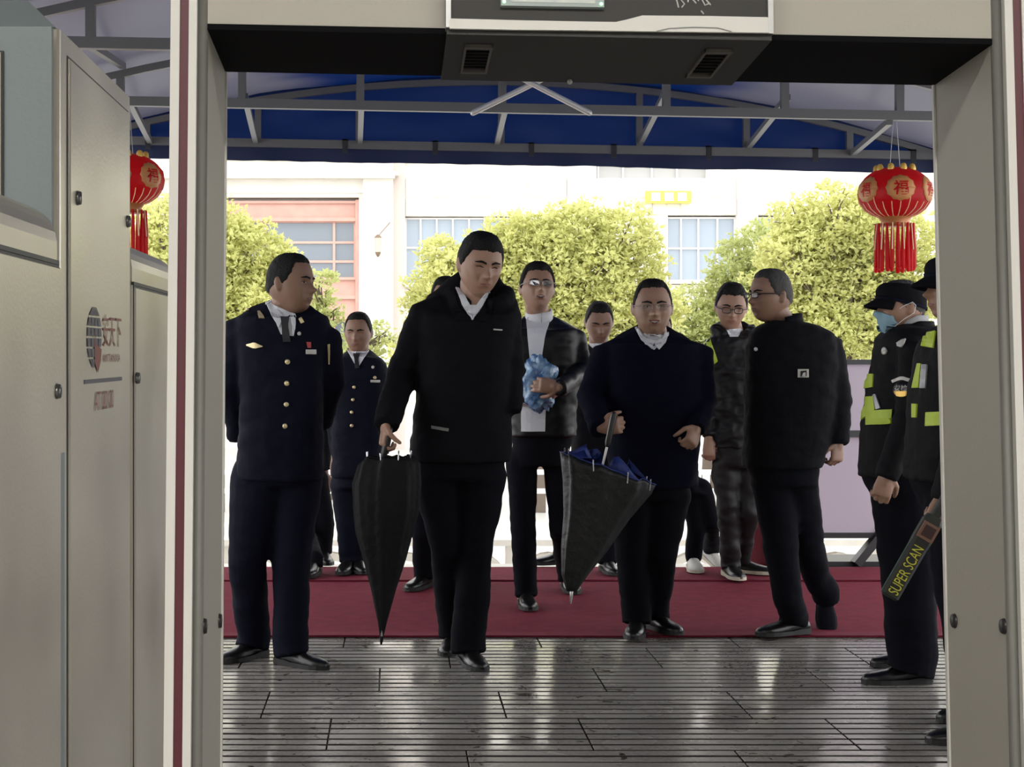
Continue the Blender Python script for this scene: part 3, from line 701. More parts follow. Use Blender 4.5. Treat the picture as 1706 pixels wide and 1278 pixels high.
for sg_ in (-1, 1):
    def gx(a, c): return (sg_*a, sg_*c) if sg_ > 0 else (sg_*c, sg_*a)
    po = obj('side_panel', gb(MB(), *gx(A_, A_+.029), VB+.02, UT, .006, DEP), m_gate, gate)
    obj('rounded_edge', MB().tube([GO+GX*(sg_*(A_+.005))+GU*(VB+.02)+GD*.006, GO+GX*(sg_*(A_+.005))+GU*UT+GD*.006], .0055, 10, round_ends=False), mat('grey_edge', (.16, .16, .15), .5), po, True)
    obj('edge_trim', gb(MB(), *gx(A_+.0095, A_+.0175), VB+.02, UT, -.006, .02), m_gwhite, po)
    obj('edge_strip', gb(MB(), *gx(A_+.0175, A_+.0265), VB+.02, UT, -.004, .02), m_mar, po)
    obj('edge_trim', gb(MB(), *gx(A_+.0265, A_+.0355), VB+.02, UT, -.006, .02), m_gwhite, po)
    obj('rear_trim', gb(MB(), *gx(A_-.002, A_+.031), VB+.02, UT, DEP, DEP+.006), m_gwhite, po)
    for w_, u_ in ((.012, -.583), (DEP-.022, -.591)):
        p = GO+GX*(sg_*A_)+GU*u_+GD*w_
        obj('bolt', MB().tube([p+GX*(sg_*.002), p-GX*(sg_*.003)], [.0085, .007], 14, round_ends=False), mat('dark_bolt', (.02, .018, .02), .4), po, True)
    obj('base_plate', MB().box((GO.x+sg_*(A_+.015)-.06, gate.location.y-.16, HZ), (GO.x+sg_*(A_+.015)+.06, gate.location.y+.12, HZ+.03)), m_seam, gate)
def slope(mb, k=.0095):
    for v in mb.v: v.z -= k*(v.x-GO.x)*2
    return mb
obj('header', slope(gb(MB(), -A_, A_, .004, UT, .004, DEP)), m_gate, gate)
obj('header_underside', slope(gb(MB(), -A_, A_, -.002, .004, .003, DEP+.002)), m_gblk, gate)
bx0, bx1 = (742-1000)/sG, (1283-1000)/sG
cb = obj('control_box', slope(gb(MB(), bx0, bx1, .004, UT, -.012, DEP)), m_char, gate)
obj('box_underside', slope(gb(MB(), bx0+.001, bx1-.001, -.006, .004, -.011, DEP+.004)), m_char, cb)
for a, c in ((bx0, bx0+.005), (bx1-.005, bx1)): obj('box_edge', slope(gb(MB(), a, c, .0, UT, -.015, .002)), mat('silver_edge', (.45, .46, .47), .35, .5), cb)
def fl(px, py, w): return GO+GX*((px-1000)/sG)+GU*((57-py)/sG)+GD*w
pl = [fl(x, y, -.0125) for x, y in ((748, 54), (860, 57), (1000, 57.5), (1120, 58.5), (1274, 59), (1274, 35), (1180, 33.5), (1066, 33), (1050, 36), (1035, 41), (1022, 44), (1000, 43), (860, 39), (748, 37))]
for p_ in pl: p_.z -= -.0002
swm = MB(); k = 5
low = [fl(x, y, -.0125) for x, y in ((748, 55), (860, 57), (960, 58), (1022, 59), (1040, 59.2), (1066, 59.6), (1180, 61), (1274, 62))]
top_ = [fl(x, y, -.0125) for x, y in ((748, 38), (860, 41), (960, 43), (1022, 44), (1040, 40), (1066, 33), (1180, 34), (1274, 36))]
swm.add([p for q in zip(low, top_) for p in q]+[p-GD*.004 for q in zip(low, top_) for p in q], [(2*i, 2*i+2, 2*i+3, 2*i+1) for i in range(7)]+[(16+2*i, 16+2*i+1, 16+2*i+3, 16+2*i+2) for i in range(7)]+[(2*i, 16+2*i, 18+2*i, 2+2*i) for i in range(7)]+[(2*i+1, 2*i+3, 19+2*i, 17+2*i) for i in range(7)])
obj('white_band', swm, m_gwhite, cb)
obj('band_groove', MB().tube([fl(1090, 59.5, -.017), fl(1110, 55, -.017), fl(1150, 53, -.017), fl(1190, 54, -.017), fl(1212, 60, -.017)], .0006, 5), mat('grey_groove', (.35, .36, .36), .5), cb)
scr = obj('display_frame', MB().loft([[fl(x, y, -.012) for x, y in ((832, 18), (1004, 21), (1004, -90), (832, -90))], [fl(x, y, -.018) for x, y in ((833, 17), (1003, 20), (1003, -89), (833, -89))]]), mat('display_bezel', (.34, .40, .41), .35), cb)
obj('display_screen', MB().loft([[fl(x, y, -.0181) for x, y in ((850, 11), (988, 14), (988, -80), (850, -80))], [fl(x, y, -.0186) for x, y in ((850, 11), (988, 14), (988, -80), (850, -80))]]), mat('display_glass', (.45, .48, .42), .2, var=(40, (.30, .34, .36)), emit=((.7, .75, .65), .18)), scr)
for px, py in ((838, 11), (998, 15)): obj('indicator_light', MB().sphere(fl(px, py, -.019), .0018, .0012, .0018, 10, 6), mat('green_led', (.3, .8, .35), .3, emit=((.4, 1, .5), 1.2)), scr)
m_scr = mat('peeled_white_print', (.55, .55, .55), .6)
mk_ = MB()
for pts in (((1126, -14), (1124, 4), (1127, 17)), ((1127, -6), (1138, -8), (1131, 4), (1137, 12), (1133, 17)), ((1145, -9), (1143, 8)), ((1151, -12), (1149, 2), (1156, 10)), ((1143, 0), (1158, -3), (1160, 6)), ((1164, -10), (1166, 4), (1171, 14), (1176, 12)), ((1169, -4), (1174, 6), (1180, 13)), ((1165, 24), (1168, 28))):
    mk_.tube([fl(x, y, -.0125) for x, y in pts], .0008, 5)
obj('worn_mark', mk_, m_scr, cb)
# two vent grilles and a sensor dot under the box
for xa, xb, xr0, xr1 in ((776, 824, 771, 812), (1184, 1230, 1155, 1196)):
    wa, wb = .025, DEP-.035
    vx0, vx1 = (xa-1000)/sG, (xb-1000)/sG
    v = obj('vent_grille', slope(gb(MB(), vx0, vx1, -.0095, -.006, wa, wa+.008)), mat('vent_frame', (.11, .10, .095), .5), cb)
    for a, c, w0, w1 in ((vx0, vx1, wb-.008, wb), (vx0, vx0+.0025, wa, wb), (vx1-.0025, vx1, wa, wb)): obj('grille_frame', slope(gb(MB(), a, c, -.0085, -.006, w0, w1)), MATS['vent_frame'], v)
    for k in range(7): obj('grille_slat', slope(gb(MB(), vx0+.002, vx1-.002, -.0075, -.0062, wa+.012+k*(wb-wa-.024)/7, wa+.017+k*(wb-wa-.024)/7)), m_gblk, v)
obj('sensor_dot', MB().sphere(fl(979, 57, 0)+GD*(DEP-.01)-GU*.0085, .003, .003, .003, 10, 6), mat('white_plastic', (.6, .6, .6), .4), cb)

# ---------------------------------------------------------------- people
m_skin = mat('skin', (.33, .19, .128), .5, bump=(60, .08), var=(10, (.295, .165, .11)))
m_skin_d = mat('skin_tanned', (.255, .143, .096), .5, bump=(60, .08), var=(10, (.23, .125, .082)))
m_hair = mat('black_hair', (.006, .0055, .005), .7, bump=(140, .6), spec=.2); m_hairg = mat('greying_hair', (.022, .020, .018), .7, bump=(140, .6), var=(22, (.035, .032, .028)))
m_navy = mat('navy_uniform_cloth', (.0045, .0053, .013), .85, bump=(45, .25), spec=.12)
m_navy2 = mat('navy_sweater_knit', (.0040, .0048, .012), .95, bump=(160, .4), spec=.08)
m_black = mat('black_coat_cloth', (.0042, .0043, .006), .85, bump=(45, .3), spec=.12)
m_puffer = mat('dark_padded_nylon', (.006, .0062, .007), .6, bump=(28, .35), spec=.25)
m_leather = mat('black_leather', (.004, .004, .0045), .40, bump=(18, .2), spec=.26)
m_trous = mat('black_trouser_cloth', (.0042, .0045, .0075), .9, bump=(30, .25), spec=.1)
m_shine = mat('worn_black_fabric', (.010, .010, .0105), .6, bump=(22, .3), spec=.3)
m_shoe = mat('black_shoe_leather', (.006, .006, .006), .30, bump=(30, .12), spec=.5); m_sole = mat('black_rubber_sole', (.012, .012, .012), .6)
m_snk = mat('white_sneaker', (.55, .54, .50), .6, bump=(40, .2)); m_snks = mat('cream_sneaker_sole', (.50, .46, .36), .6)
m_shirt = mat('white_shirt_cotton', (.62, .63, .66), .8, bump=(30, .15)); m_tie = mat('black_tie', (.01, .01, .014), .5)
m_hv = mat('hi_vis_yellow', (.42, .55, .03), .5, bump=(120, .1)); m_silver = mat('grey_reflective_tape', (.32, .33, .34), .35, .2)
m_brass = mat('brass_button', (.72, .60, .34), .3, .7); m_lip = mat('lips', (.30, .12, .095), .45); m_lipd = mat('lips_dark', (.24, .10, .08), .45)
m_eyew = mat('eye_white', (.42, .38, .35), .25); m_iris = mat('dark_iris', (.01, .008, .006), .15); m_line = mat('mouth_line', (.05, .02, .018), .6)
m_specs = mat('black_spectacle_frame', (.01, .01, .01), .3); m_specm = mat('thin_metal_spectacles', (.35, .33, .30), .3, .7); m_lens = glass_mat('spectacle_lens', (.95, .96, .96), .04)
m_lensg = glass_mat('reflecting_lens', (.90, .96, .92), .22)

JAW = [.25]
def head_point(nx, ny, nz):
    """unit direction -> point on a head of height 1 (x across, f forward, z up)"""
    q_ = math.hypot(nx, ny)
    if nz > 0 and q_ > 1e-4: q_ = q_**-.2; nx *= q_; ny *= q_
    fw = -ny
    x = .335*math.copysign(abs(nx)**.9, nx); z = .5*nz
    f = .40*(fw**.82) if fw > 0 else .425*-((-fw)**.95)
    t = sst(.02, .5, -z)
    x *= 1-JAW[0]*t
    if f < 0: f *= 1-.42*sst(.08, .42, -z)
    else: f = f*(1+.06*t)+.05*t
    if z > .25: x *= 1-.05*sst(.25, .5, z)
    if fw > -.1:
        k = sst(-.1, .35, fw)
        G = lambda x0, z0, sx, sz: math.exp(-((abs(x)-x0)/sx)**2-((z-z0)/sz)**2)
        add = .055*math.exp(-(x/.042)**2)*sst(.12, -.06, z)*sst(-.2, -.11, z)+.085*G(0, -.088, .046, .048)+.034*G(.056, -.108, .03, .028)
        add += -.058*G(.125, .035, .07, .04)+.028*G(.12, .10, .12, .03)+.012*G(0, .12, .06, .05)+.016*G(.19, -.06, .07, .07)
        add += .022*G(0, -.225, .13, .08)+.014*G(0, -.20, .075, .016)+.016*G(0, -.252, .065, .02)-.014*G(0, -.226, .085, .009)
        add += .022*G(0, -.40, .10, .06)-.018*G(0, -.31, .09, .03)-.022*G(.115, -.165, .022, .06)-.014*G(.15, -.02, .05, .02)
        f += add*k
    return x, f, z
NU, NV = 72, 56
def head_rings(fn):
    out = []
    for i in range(1, NV):
        ph = math.pi*i/NV; rg = []
        for j in range(NU):
            a = 2*math.pi*j/NU; n = (math.sin(ph)*math.sin(a), -math.sin(ph)*math.cos(a), -math.cos(ph)); rg.append(fn(n))
        out.append(rg)
    return out
def hairline(az_, kind):
    fr = {'short': .32, 'crew': .35, 'fringe': .275, 'high': .37, 'side': .36}[kind]
    K = [(0, fr), (35, fr+.005), (55, fr-.02 if kind != 'high' else fr+.03), (68, .13), (80, .0), (88, -.05), (98, -.02), (112, -.08), (135, -.20), (180, -.27)]
    a = abs(az_)
    for (a0, z0), (a1, z1) in zip(K, K[1:]):
        if a <= a1: return lerp(z0, z1, (a-a0)/(a1-a0))
    return -.27

class Head:
    def __init__(s, c, hh, yaw, pitch, roll):
        s.c = Vector(c); s.h = hh; s.M = Matrix.Rotation(R(yaw), 3, 'Z') @ Matrix.Rotation(R(pitch), 3, 'X') @ Matrix.Rotation(R(roll), 3, 'Y')
    def P(s, x, f, z): return s.c+s.M @ Vector((x, -f, z))*s.h
    def D(s, x, f, z): return (s.M @ Vector((x, -f, z))).normalized()
    def build(s, mb, ears=True):
        fn = lambda n: s.P(*head_point(*n))
        h = MB().loft(head_rings(fn)); mb.add(h.v, h.f)
        s.bvh = BVHTree.FromPolygons(h.v, h.f)
        if ears:
            for sg_ in (-1, 1):
                M = s.M @ Matrix.Rotation(R(-22*sg_), 3, 'Z') @ Matrix.Rotation(R(-10), 3, 'X')
                mb.sphere(s.P(sg_*.345, -.035, -.01), .032*s.h, .07*s.h, .125*s.h, 14, 10, M)
    def hair(s, kind, th=.03, top=.02):
        def fn(n):
            x, f, z = head_point(*n); az_ = math.degrees(math.atan2(n[0], -n[1]))
            m = sst(hairline(az_, kind)-.012, hairline(az_, kind)+.035, z+.022*noise.noise(Vector((n[0]*9, n[1]*9, n[2]*9)))+.016*noise.noise(Vector((n[0]*26, n[1]*26, n[2]*6))))
            hl = hairline(az_, kind); o = -.03*(1-m)+m*(th*(.35+.65*sst(-.25, .25, z))*(.25+.75*sst(hl, hl+.16, z))+top*sst(.2, .5, z)+.012*noise.noise(Vector((n[0]*14, n[1]*14, n[2]*5))))
            v = Vector((x, f, z)); q = v.normalized()*o
            return s.P(x+q.x, f+q.y, z+q.z)
        return MB().loft(head_rings(fn))
    def face_patch(s, A, B, n, m, off, th=.004):
        g = []; N = []
        for i in range(n):
            a = ipl(A, i/(n-1)); b = ipl(B, i/(n-1)); g.append([]); N.append([])
            for j in range(m):
                o = s.P(lerp(a[0], b[0], j/(m-1)), 1, lerp(a[1], b[1], j/(m-1))); d = s.D(0, -1, 0)
                h, nn, _, _ = s.bvh.ray_cast(o, d)
                if h is None: h = o+d*.65*s.h; nn = -d
                if nn.dot(d) > 0: nn = -nn
                g[-1].append(h); N[-1].append(nn)
        return skin_grid(g, N, off*s.h, th)

def hand(mb, wrist, dv, pn, sc=1.0, curl=35, side=1, spread=1.0, thumb=40):
    """palm, four fingers and a thumb; dv = wrist to knuckles, pn = where the palm faces, side = thumb side"""
    dv = Vector(dv).normalized(); pn = Vector(pn); pn = (pn-dv*pn.dot(dv)).normalized(); sd = dv.cross(pn)*side
    L = .088*sc; w = Vector(wrist)
    rings = []
    for t, hw, ht in ((-.25, .024, .019), (0, .026, .019), (.3, .034, .018), (.7, .040, .0165), (1, .039, .014), (1.1, .034, .010)):
        c = w+dv*L*t; rings.append([c+sd*hw*sc*math.cos(a)+pn*ht*sc*math.sin(a) for a in [2*math.pi*k/14 for k in range(14)]])
    mb.loft(rings)
    for k, (o, ln, bk) in enumerate(((.029, .068, .98), (.010, .077, 1.02), (-.010, .072, 1.0), (-.028, .056, .94))):
        p = w+dv*L*bk+sd*o*sc; ang = 0; pts = [p-dv*.012*sc, p]
        for q, c in zip((.46, .30, .24), (curl*.75, curl, curl*.7)):
            ang += R(c+k*3); d = dv*math.cos(ang)+pn*math.sin(ang)+sd*.05*spread*(1.5-k); p = p+d*ln*q*sc; pts.append(p)
        mb.tube(pts, [.0098*sc, .0098*sc, .009*sc, .0082*sc, .007*sc], 9)
    p = w+dv*L*.25+sd*.026*sc; d0 = (dv*.7+sd*.75+pn*.35).normalized(); p1 = p+d0*.035*sc
    a = R(thumb); d1_ = (dv*math.cos(a)+pn*math.sin(a)+sd*.2).normalized(); p2 = p1+d1_*.032*sc; p3 = p2+(d1_*.8+pn*.5).normalized()*.024*sc
    mb.tube([p-d0*.01, p, p1, p2, p3], [.012*sc, .014*sc, .0115*sc, .0105*sc, .008*sc], 9)

def shoe_mb(C, yaw, pitch=0, L=.285, wd=1.0, boot=False):
    """upper and sole of one shoe; C = ground point under the middle of the foot"""
    fw = Vector((math.sin(R(yaw)), -math.cos(R(yaw)), 0)); sd = Vector((-fw.y, fw.x, 0))
    up = Vector((0, 0, 1))
    if pitch: M = Matrix.Rotation(R(pitch), 3, sd); fw = M @ fw; up = M @ up
    S = [(0, .018, .03), (.03, .030, .062), (.12, .035, .082), (.25, .036, .088), (.38, .036, .085), (.5, .041, .068), (.64, .047, .056), (.78, .046, .048), (.90, .037, .041), (.97, .022, .033), (1, .008, .024)]
    U = MB(); B = MB(); ru = []; rs = []
    for t, hw, ht in S:
        hw *= wd; c = Vector(C)+fw*(t-.5)*L; r = []
        for a in [2*math.pi*k/16 for k in range(16)]:
            x = math.cos(a); z = math.sin(a); zz = .012+(ht-.012)*(max(0, z)**.8); r.append(c+sd*hw*math.copysign(abs(x)**.8, x)+up*(zz if z > 0 else .010))
        ru.append(r)
        hs = hw+.004; zt_ = .019 if t > .3 else .026
        rs.append([c+sd*hs*a+up*b for a, b in ((1, 0), (1, zt_), (-1, zt_), (-1, 0))])
    return U.loft(ru), B.loft(rs)

def rowring(c, rx, ry, tilt=0, n=28, ex=2.5, tw=0):
    out = []
    for k in range(n):
        a = 2*math.pi*k/n; x = math.copysign(abs(math.cos(a))**(2/ex), math.cos(a))*rx; y = math.copysign(abs(math.sin(a))**(2/ex), math.sin(a))*ry
        xx = x*math.cos(tw)-y*math.sin(tw); yy = x*math.sin(tw)+y*math.cos(tw)
        out.append(c+Vector((xx, yy, -tilt*yy/max(ry, .01))))
    return out

class Person:
    def __init__(s, label, y_feet, x_feet, head, rows, arms, legs, shoes, jm, tm=None, skin=None, hair=('short', .03, .02, None), face=None, neck=None, jtag='jacket', jvox=.010, bvox=.0048, extra=None, shoe_m=None, sole_m=None, wr=(.007, 8), zlift=.02, neck_r=.058, jaw=.25):
        s.s = (y_feet-VY)/(H-zlift if y_feet < 1063 else H); s.d = F/s.s; S = s.s
        P = s.P; JAW[0] = jaw
        s.root = empty('person', Vector(((x_feet-VX)/S, s.d, zlift if y_feet < 1063 else 0)), label, 'person')
        skin = skin or m_skin; tm = tm or m_trous
        cx, cy, hp, yaw, pitch, roll = head[:6]; hdy = head[6] if len(head) > 6 else 0
        hc = P(cx, cy, hdy); s.hd = Head(hc, hp/S, yaw, pitch, roll)
        core = MB(); s.hd.build(core)
        nb = P(neck[0], neck[1], neck[2] if len(neck) > 2 else .03)
        core.tube([nb-Vector((0, 0, .10)), nb, s.hd.P(0, -.10, -.30), s.hd.P(0, -.06, -.1)], [neck_r*1.25, neck_r*1.04, neck_r, neck_r*.95], 18)
        J = MB(); rr = []; cr = []
        for i, row in enumerate(rows):
            y, xl, xr, ry = row[:4]; tl = row[4] if len(row) > 4 else 0; c = P((xl+xr)/2, y, row[5] if len(row) > 5 else 0); rx = (xr-xl)/2/S
            rr.append(rowring(c, rx, ry, tl)); cr.append(rowring(c, rx*.74, ry*.74, tl*.74))
        J.loft(rr); core.loft(cr[3:])
        top = rr[1][0]
        core.tube([nb-Vector((0, 0, .12)), P((rows[-1][1]+rows[-1][2])/2, rows[-1][0]-10)], [.07, .09], 12)
        sh = P((rows[2][1]+rows[2][2])/2, rows[2][0]+12)
        for a in arms:
            pts = [P(*q[:2], q[3] if len(q) > 3 else 0) for q in a['j']]; rad = [q[2]/S for q in a['j']]
            # rounder arm: extra points near the elbow
            ex_ = pts[-1]+(pts[-1]-pts[-2]).normalized()*rad[-1]*.35; J.tube([pts[0].lerp(sh, .25)]+pts+[ex_], [rad[0]]+rad+[rad[-1]*.97], 16, round_ends='start')
            if not a.get('hand'): pts = pts[:-1]+[pts[-1].lerp(pts[-2], .35)]
            core.tube([pts[0].lerp(sh, .5)]+pts, [.05]+[min(.042, .72*r) for r in rad[:-1]]+[min(.027, rad[-1]*.8)], 10)
            w = pts[-1]; dv = (pts[-1]-pts[-2]).normalized()
            h = a.get('hand')
            if h:
                wv = Vector(h.get('dir', tuple(dv))).normalized()
                core.tube([w-dv*.05, w, w+wv*.03], [.027, .026, .024], 10)
                hand(core, w+wv*h.get('out', .035), wv, h.get('n', (0, -1, 0)), h.get('sc', 1.0), h.get('curl', 35), h.get('side', 1), thumb=h.get('thumb', 40))
        if extra: extra(s, J, core)
        # trousers
        T = MB(); y, xl, xr, ry = rows[-1][:4]
        hipc = P((xl+xr)/2, y-25); rx = (xr-xl)/2/S
        hb = P(sum(l['j'][0][0] for l in legs)/len(legs), legs[0]['j'][0][1]+8)
        T.loft([rowring(hipc, rx*.86, ry*.86), rowring(P((xl+xr)/2, y), rx*.9, ry*.88), rowring(hb, rx*.80, ry*.8)])
        shoes_pts = []
        for l, sh_ in zip(legs, shoes):
            C = Vector((*GP(sh_[0], sh_[1]).xy, 0)) if len(sh_) < 5 else P(sh_[0], sh_[1], sh_[4])
            base_z = .028 if (C.y > YC1 and len(sh_) < 5) else .017 if (C.y > YC0 and len(sh_) < 5) else 0
            if len(sh_) < 5:
                if base_z:       # standing on the carpet: same pixel, a little nearer
                    k = (H-base_z)/H; C = Vector((C.x*k, C.y*k, base_z))
            yaw_, pit = sh_[2], (sh_[3] if len(sh_) > 3 else 0)
            fw = Vector((math.sin(R(yaw_)), -math.cos(R(yaw_)), 0)); up = Vector((0, 0, 1))
            if pit: M = Matrix.Rotation(R(pit), 3, Vector((-fw.y, fw.x, 0))); fw = M @ fw; up = M @ up
            ank = C-fw*.065+up*.085
            pts = [P(*q[:2], q[3] if len(q) > 3 else 0) for q in l['j']]; rad = [q[2]/S for q in l['j']]
            hem = l.get('hem', .078)
            kn = pts[-1]; T.tube(pts+[kn.lerp(ank, .5), ank, ank-up*.042+fw*.012], rad+[lerp(rad[-1], hem, .6), hem*.97, hem*1.0], 16, round_ends='start')
            core.tube(pts+[ank, C+up*.04], [min(.055, .6*r) for r in rad]+[.022, .022], 10)
            U, B = shoe_mb(C, yaw_, pit)
            o = obj('shoe', U, l.get('sm', shoe_m or m_shoe), s.root, True); obj('sole', B, l.get('so', sole_m or m_sole), o)
        s.jm = remesh(J, jvox, 5, wr); s.tm_ = remesh(T, jvox*1.1, 4, (wr[0]*.9, 6)); s.bm = remesh(core, bvox, 1)
        s.bvh = bvh_of(s.jm, s.bm)
        s.jbvh = bvh_of(s.jm); s.tbvh = bvh_of(s.tm_)
        s.body = link_mesh('body', s.bm, skin, s.root, True)
        s.jacket = link_mesh(jtag, s.jm, jm, s.root, True); s.trousers = link_mesh('trousers', s.tm_, tm, s.root, True)
        if hair: s.hair = obj('hair', s.hd.hair(*hair[:3]), hair[3] or m_hair, s.root, True)
        if face is not None: s.face(face)
    def P(s, px, py, dy=0): return W(px, py, s.d+dy)
    def face(s, o):
        hd = s.hd; lip = o.get('lip', m_lip)
        bz = .118+o.get('brow', 0)
        for g in (-1, 1):
            obj('eyebrow', hd.face_patch([(g*.045, bz-.004), (g*.12, bz+.022), (g*.215, bz-.004)], [(g*.045, bz-.03), (g*.12, bz-.006), (g*.215, bz-.014)], 8, 4, .009), m_hair, s.root)
            op = o.get('eyes', .5); ez = .035
            hh = .012+.018*op
            ey = obj('eye', hd.face_patch([(g*.070, ez-.004), (g*.12, ez+hh), (g*.178, ez+.004)], [(g*.070, ez-.008), (g*.12, ez-hh), (g*.178, ez-.004)], 9, 5, .006), m_eyew if op > .3 else m_iris, s.root)
            if op > .3: obj('iris', hd.face_patch([(g*.104, ez-.002), (g*.120, ez+hh), (g*.140, ez)], [(g*.104, ez-.005), (g*.120, ez-hh), (g*.140, ez-.003)], 6, 4, .011), m_iris, ey)
            obj('eyelid', hd.face_patch([(g*.062, ez+.0), (g*.12, ez+hh+.010), (g*.188, ez+.006)], [(g*.062, ez-.004), (g*.12, ez+hh-.001), (g*.188, ez-.002)], 9, 3, .010), m_line, s.root)
        w = .085*o.get('mw', 1); mz = -.226; sm_ = o.get('smile', 0)*.03
        obj('upper_lip', hd.face_patch([(-w, mz+sm_), (-w*.4, mz+.022+.01*o.get('open', 0)), (0, mz+.016+.01*o.get('open', 0)), (w*.4, mz+.022+.01*o.get('open', 0)), (w, mz+sm_)], [(-w, mz+sm_-.004), (-w*.4, mz-.001), (0, mz-.002), (w*.4, mz-.001), (w, mz+sm_-.004)], 11, 4, .006), lip, s.root)
        obj('lower_lip', hd.face_patch([(-w*.95, mz+sm_-.004), (-w*.4, mz-.006-.03*o.get('open', 0)), (0, mz-.008-.03*o.get('open', 0)), (w*.4, mz-.006-.03*o.get('open', 0)), (w*.95, mz+sm_-.004)], [(-w*.9, mz+sm_-.01), (-w*.4, mz-.034-.03*o.get('open', 0)), (0, mz-.040-.03*o.get('open', 0)), (w*.4, mz-.034-.03*o.get('open', 0)), (w*.9, mz+sm_-.01)], 11, 4, .006), lip, s.root)
        obj('mouth', hd.face_patch([(-w, mz+sm_), (-w*.4, mz+.001), (0, mz), (w*.4, mz+.001), (w, mz+sm_)], [(-w, mz+sm_-.007), (-w*.4, mz-.008-.03*o.get('open', 0)), (0, mz-.009-.03*o.get('open', 0)), (w*.4, mz-.008-.03*o.get('open', 0)), (w, mz+sm_-.007)], 11, 4, .009), m_line, s.root)
        if o.get('open'):
            obj('teeth', hd.face_patch([(-w*.6, mz-.001), (0, mz-.002), (w*.6, mz-.001)], [(-w*.6, mz-.012), (0, mz-.018), (w*.6, mz-.012)], 8, 3, .013), m_eyew, s.root)
    def glasses(s, fm, r=.0022, hw=.098, hh=.055, z0=.025, lens=None):
        hd = s.hd; mb = MB(); f = .47
        root = None
        for g in (-1, 1):
            pts = []
            for k in range(25):
                a = 2*math.pi*k/24; cx_ = math.copysign(abs(math.cos(a))**.6, math.cos(a))*hw; cz_ = math.copysign(abs(math.sin(a))**.6, math.sin(a))*hh
                x = g*.132+cx_; pts.append(hd.P(x, f-.35*max(0, abs(x)-.1)**1.5, z0+cz_))
            mb.tube(pts, r, 6, round_ends=False)
            mb.tube([hd.P(g*.228, f-.03, z0+.02), hd.P(g*.32, .38, z0+.025), hd.P(g*.37, .1, z0+.02), hd.P(g*.365, -.04, z0+.01), hd.P(g*.355, -.09, z0-.05)], r, 6)
        mb.tube([hd.P(-.036, f, z0+.015), hd.P(0, f+.02, z0+.025), hd.P(.036, f, z0+.015)], r, 6)
        root = obj('glasses', mb, fm, s.root, True)
        for g in (-1, 1):
            ring = [hd.P(g*.132+math.copysign(abs(math.cos(a))**.6, math.cos(a))*hw, f-.35*max(0, abs(g*.132+math.cos(a)*hw)-.1)**1.5, z0+math.copysign(abs(math.sin(a))**.6, math.sin(a))*hh) for a in [2*math.pi*k/20 for k in range(20)]]
            obj('lens', MB().extrude(ring, hd.D(0, 1, 0)*.001), lens or m_lens, root)
    def pt(s, name, A, B, m, n=8, k=5, off=.004, on=None, parent=None, th=.006):
        return obj(name, patch(on or s.bvh, A, B, s.d, n, k, off, th), m, parent or s.jacket)
    def dot(s, name, x, y, rx, ry, m, off=.004, th=.007, on=None, na=12): return obj(name, disc(on or s.jbvh, x, y, rx, ry, s.d, off, th, 3, na), m, s.jacket, True)
    def collar(s, m, rz=.045, r=.068, dz=0, drop=.03, parent=None):
        """folded shirt collar round the neck, open at the throat"""
        hd = s.hd; c = s.nbase; rings = []
    def neckcollar(s, c, m, r=.07, h=.04, front=.03, name='collar', yaw=0, gap=24, th=.006):
        """stand collar: band round the neck from one side of the throat to the other, lower at the throat"""
        A = []; 
        for k in range(29):
            a = R(yaw)+R(gap)+(2*math.pi-2*R(gap))*k/28; dr = Vector((math.sin(a), -math.cos(a), 0)); fr = max(0, math.cos(a-R(yaw)))
            b = c+dr*r-Vector((0, 0, front*fr)); t = c+dr*(r*.90)+Vector((0, 0, h-front*fr*1.1))
            A.append([b-dr*th*.5, b+dr*th, t+dr*th, t-dr*th*.5])
        return obj(name, MB().loft(A), m, s.root, True)

HANG = dict(dir=(0, -.05, -1), n=(0, .6, 0), curl=45)
# ---- officer at the gate, head turned
m_gilt = mat('gilt_badge', (.75, .62, .35), .35, .5); m_ribbon = mat('red_white_ribbon', (.45, .06, .06), .6); m_badgew = mat('pale_badge', (.55, .53, .48), .4)
O = Person('man in navy officer uniform with gilt buttons, head turned, standing by the detector gate', 1111, 455,
    (484, 474, 98, 62, 2, 2), [(512, 442, 502, .07, -.05), (518, 414, 522, .105, -.04), (527, 396, 546, .125), (545, 388, 552, .135), (600, 398, 543, .145), (660, 400, 540, .15), (720, 398, 539, .155), (798, 392, 540, .16)],
    [dict(j=[(400, 545, 27), (383, 640, 25, .05), (398, 722, 21, .2)], hand=dict(dir=(.5, .2, -.8), n=(0, 1, 0), curl=50)), dict(j=[(545, 562, 25), (555, 640, 20, .05), (536, 702, 18, .2)], hand=dict(dir=(-.7, .2, -.6), n=(0, 1, 0), curl=50))],
    [dict(j=[(432, 800, 50), (412, 935, 32)], hem=.078), dict(j=[(496, 800, 43), (485, 935, 32)], hem=.078)],
    [(405, 1098, -38), (503, 1110, 52)], m_navy, m_navy, m_skin_d, ('crew', .022, .015, None), dict(eyes=.4, lip=m_lipd), (474, 512), 'uniform_jacket', jaw=.17)
O.pt('shirt', [(440, 500), (452, 520), (468, 557)], [(492, 524), (493, 540), (488, 560)], m_shirt, 10, 8, .004)
O.pt('shirt_collar', [(439, 498), (452, 526), (465, 546)], [(450, 502), (463, 520), (472, 530)], m_shirt, 8, 4, .010)
O.pt('shirt_collar', [(483, 530), (487, 545), (486, 556)], [(492, 526), (492, 545), (489, 560)], m_shirt, 8, 4, .010)
O.pt('tie', [(468, 529), (469, 542), (472, 570)], [(482, 529), (480, 542), (484, 570)], m_tie, 8, 4, .014)
for x, y in ((479, 603), (478, 639), (477, 674), (475, 710)): O.dot('button', x, y, 4.2, 4.2, m_brass, .008, .012)
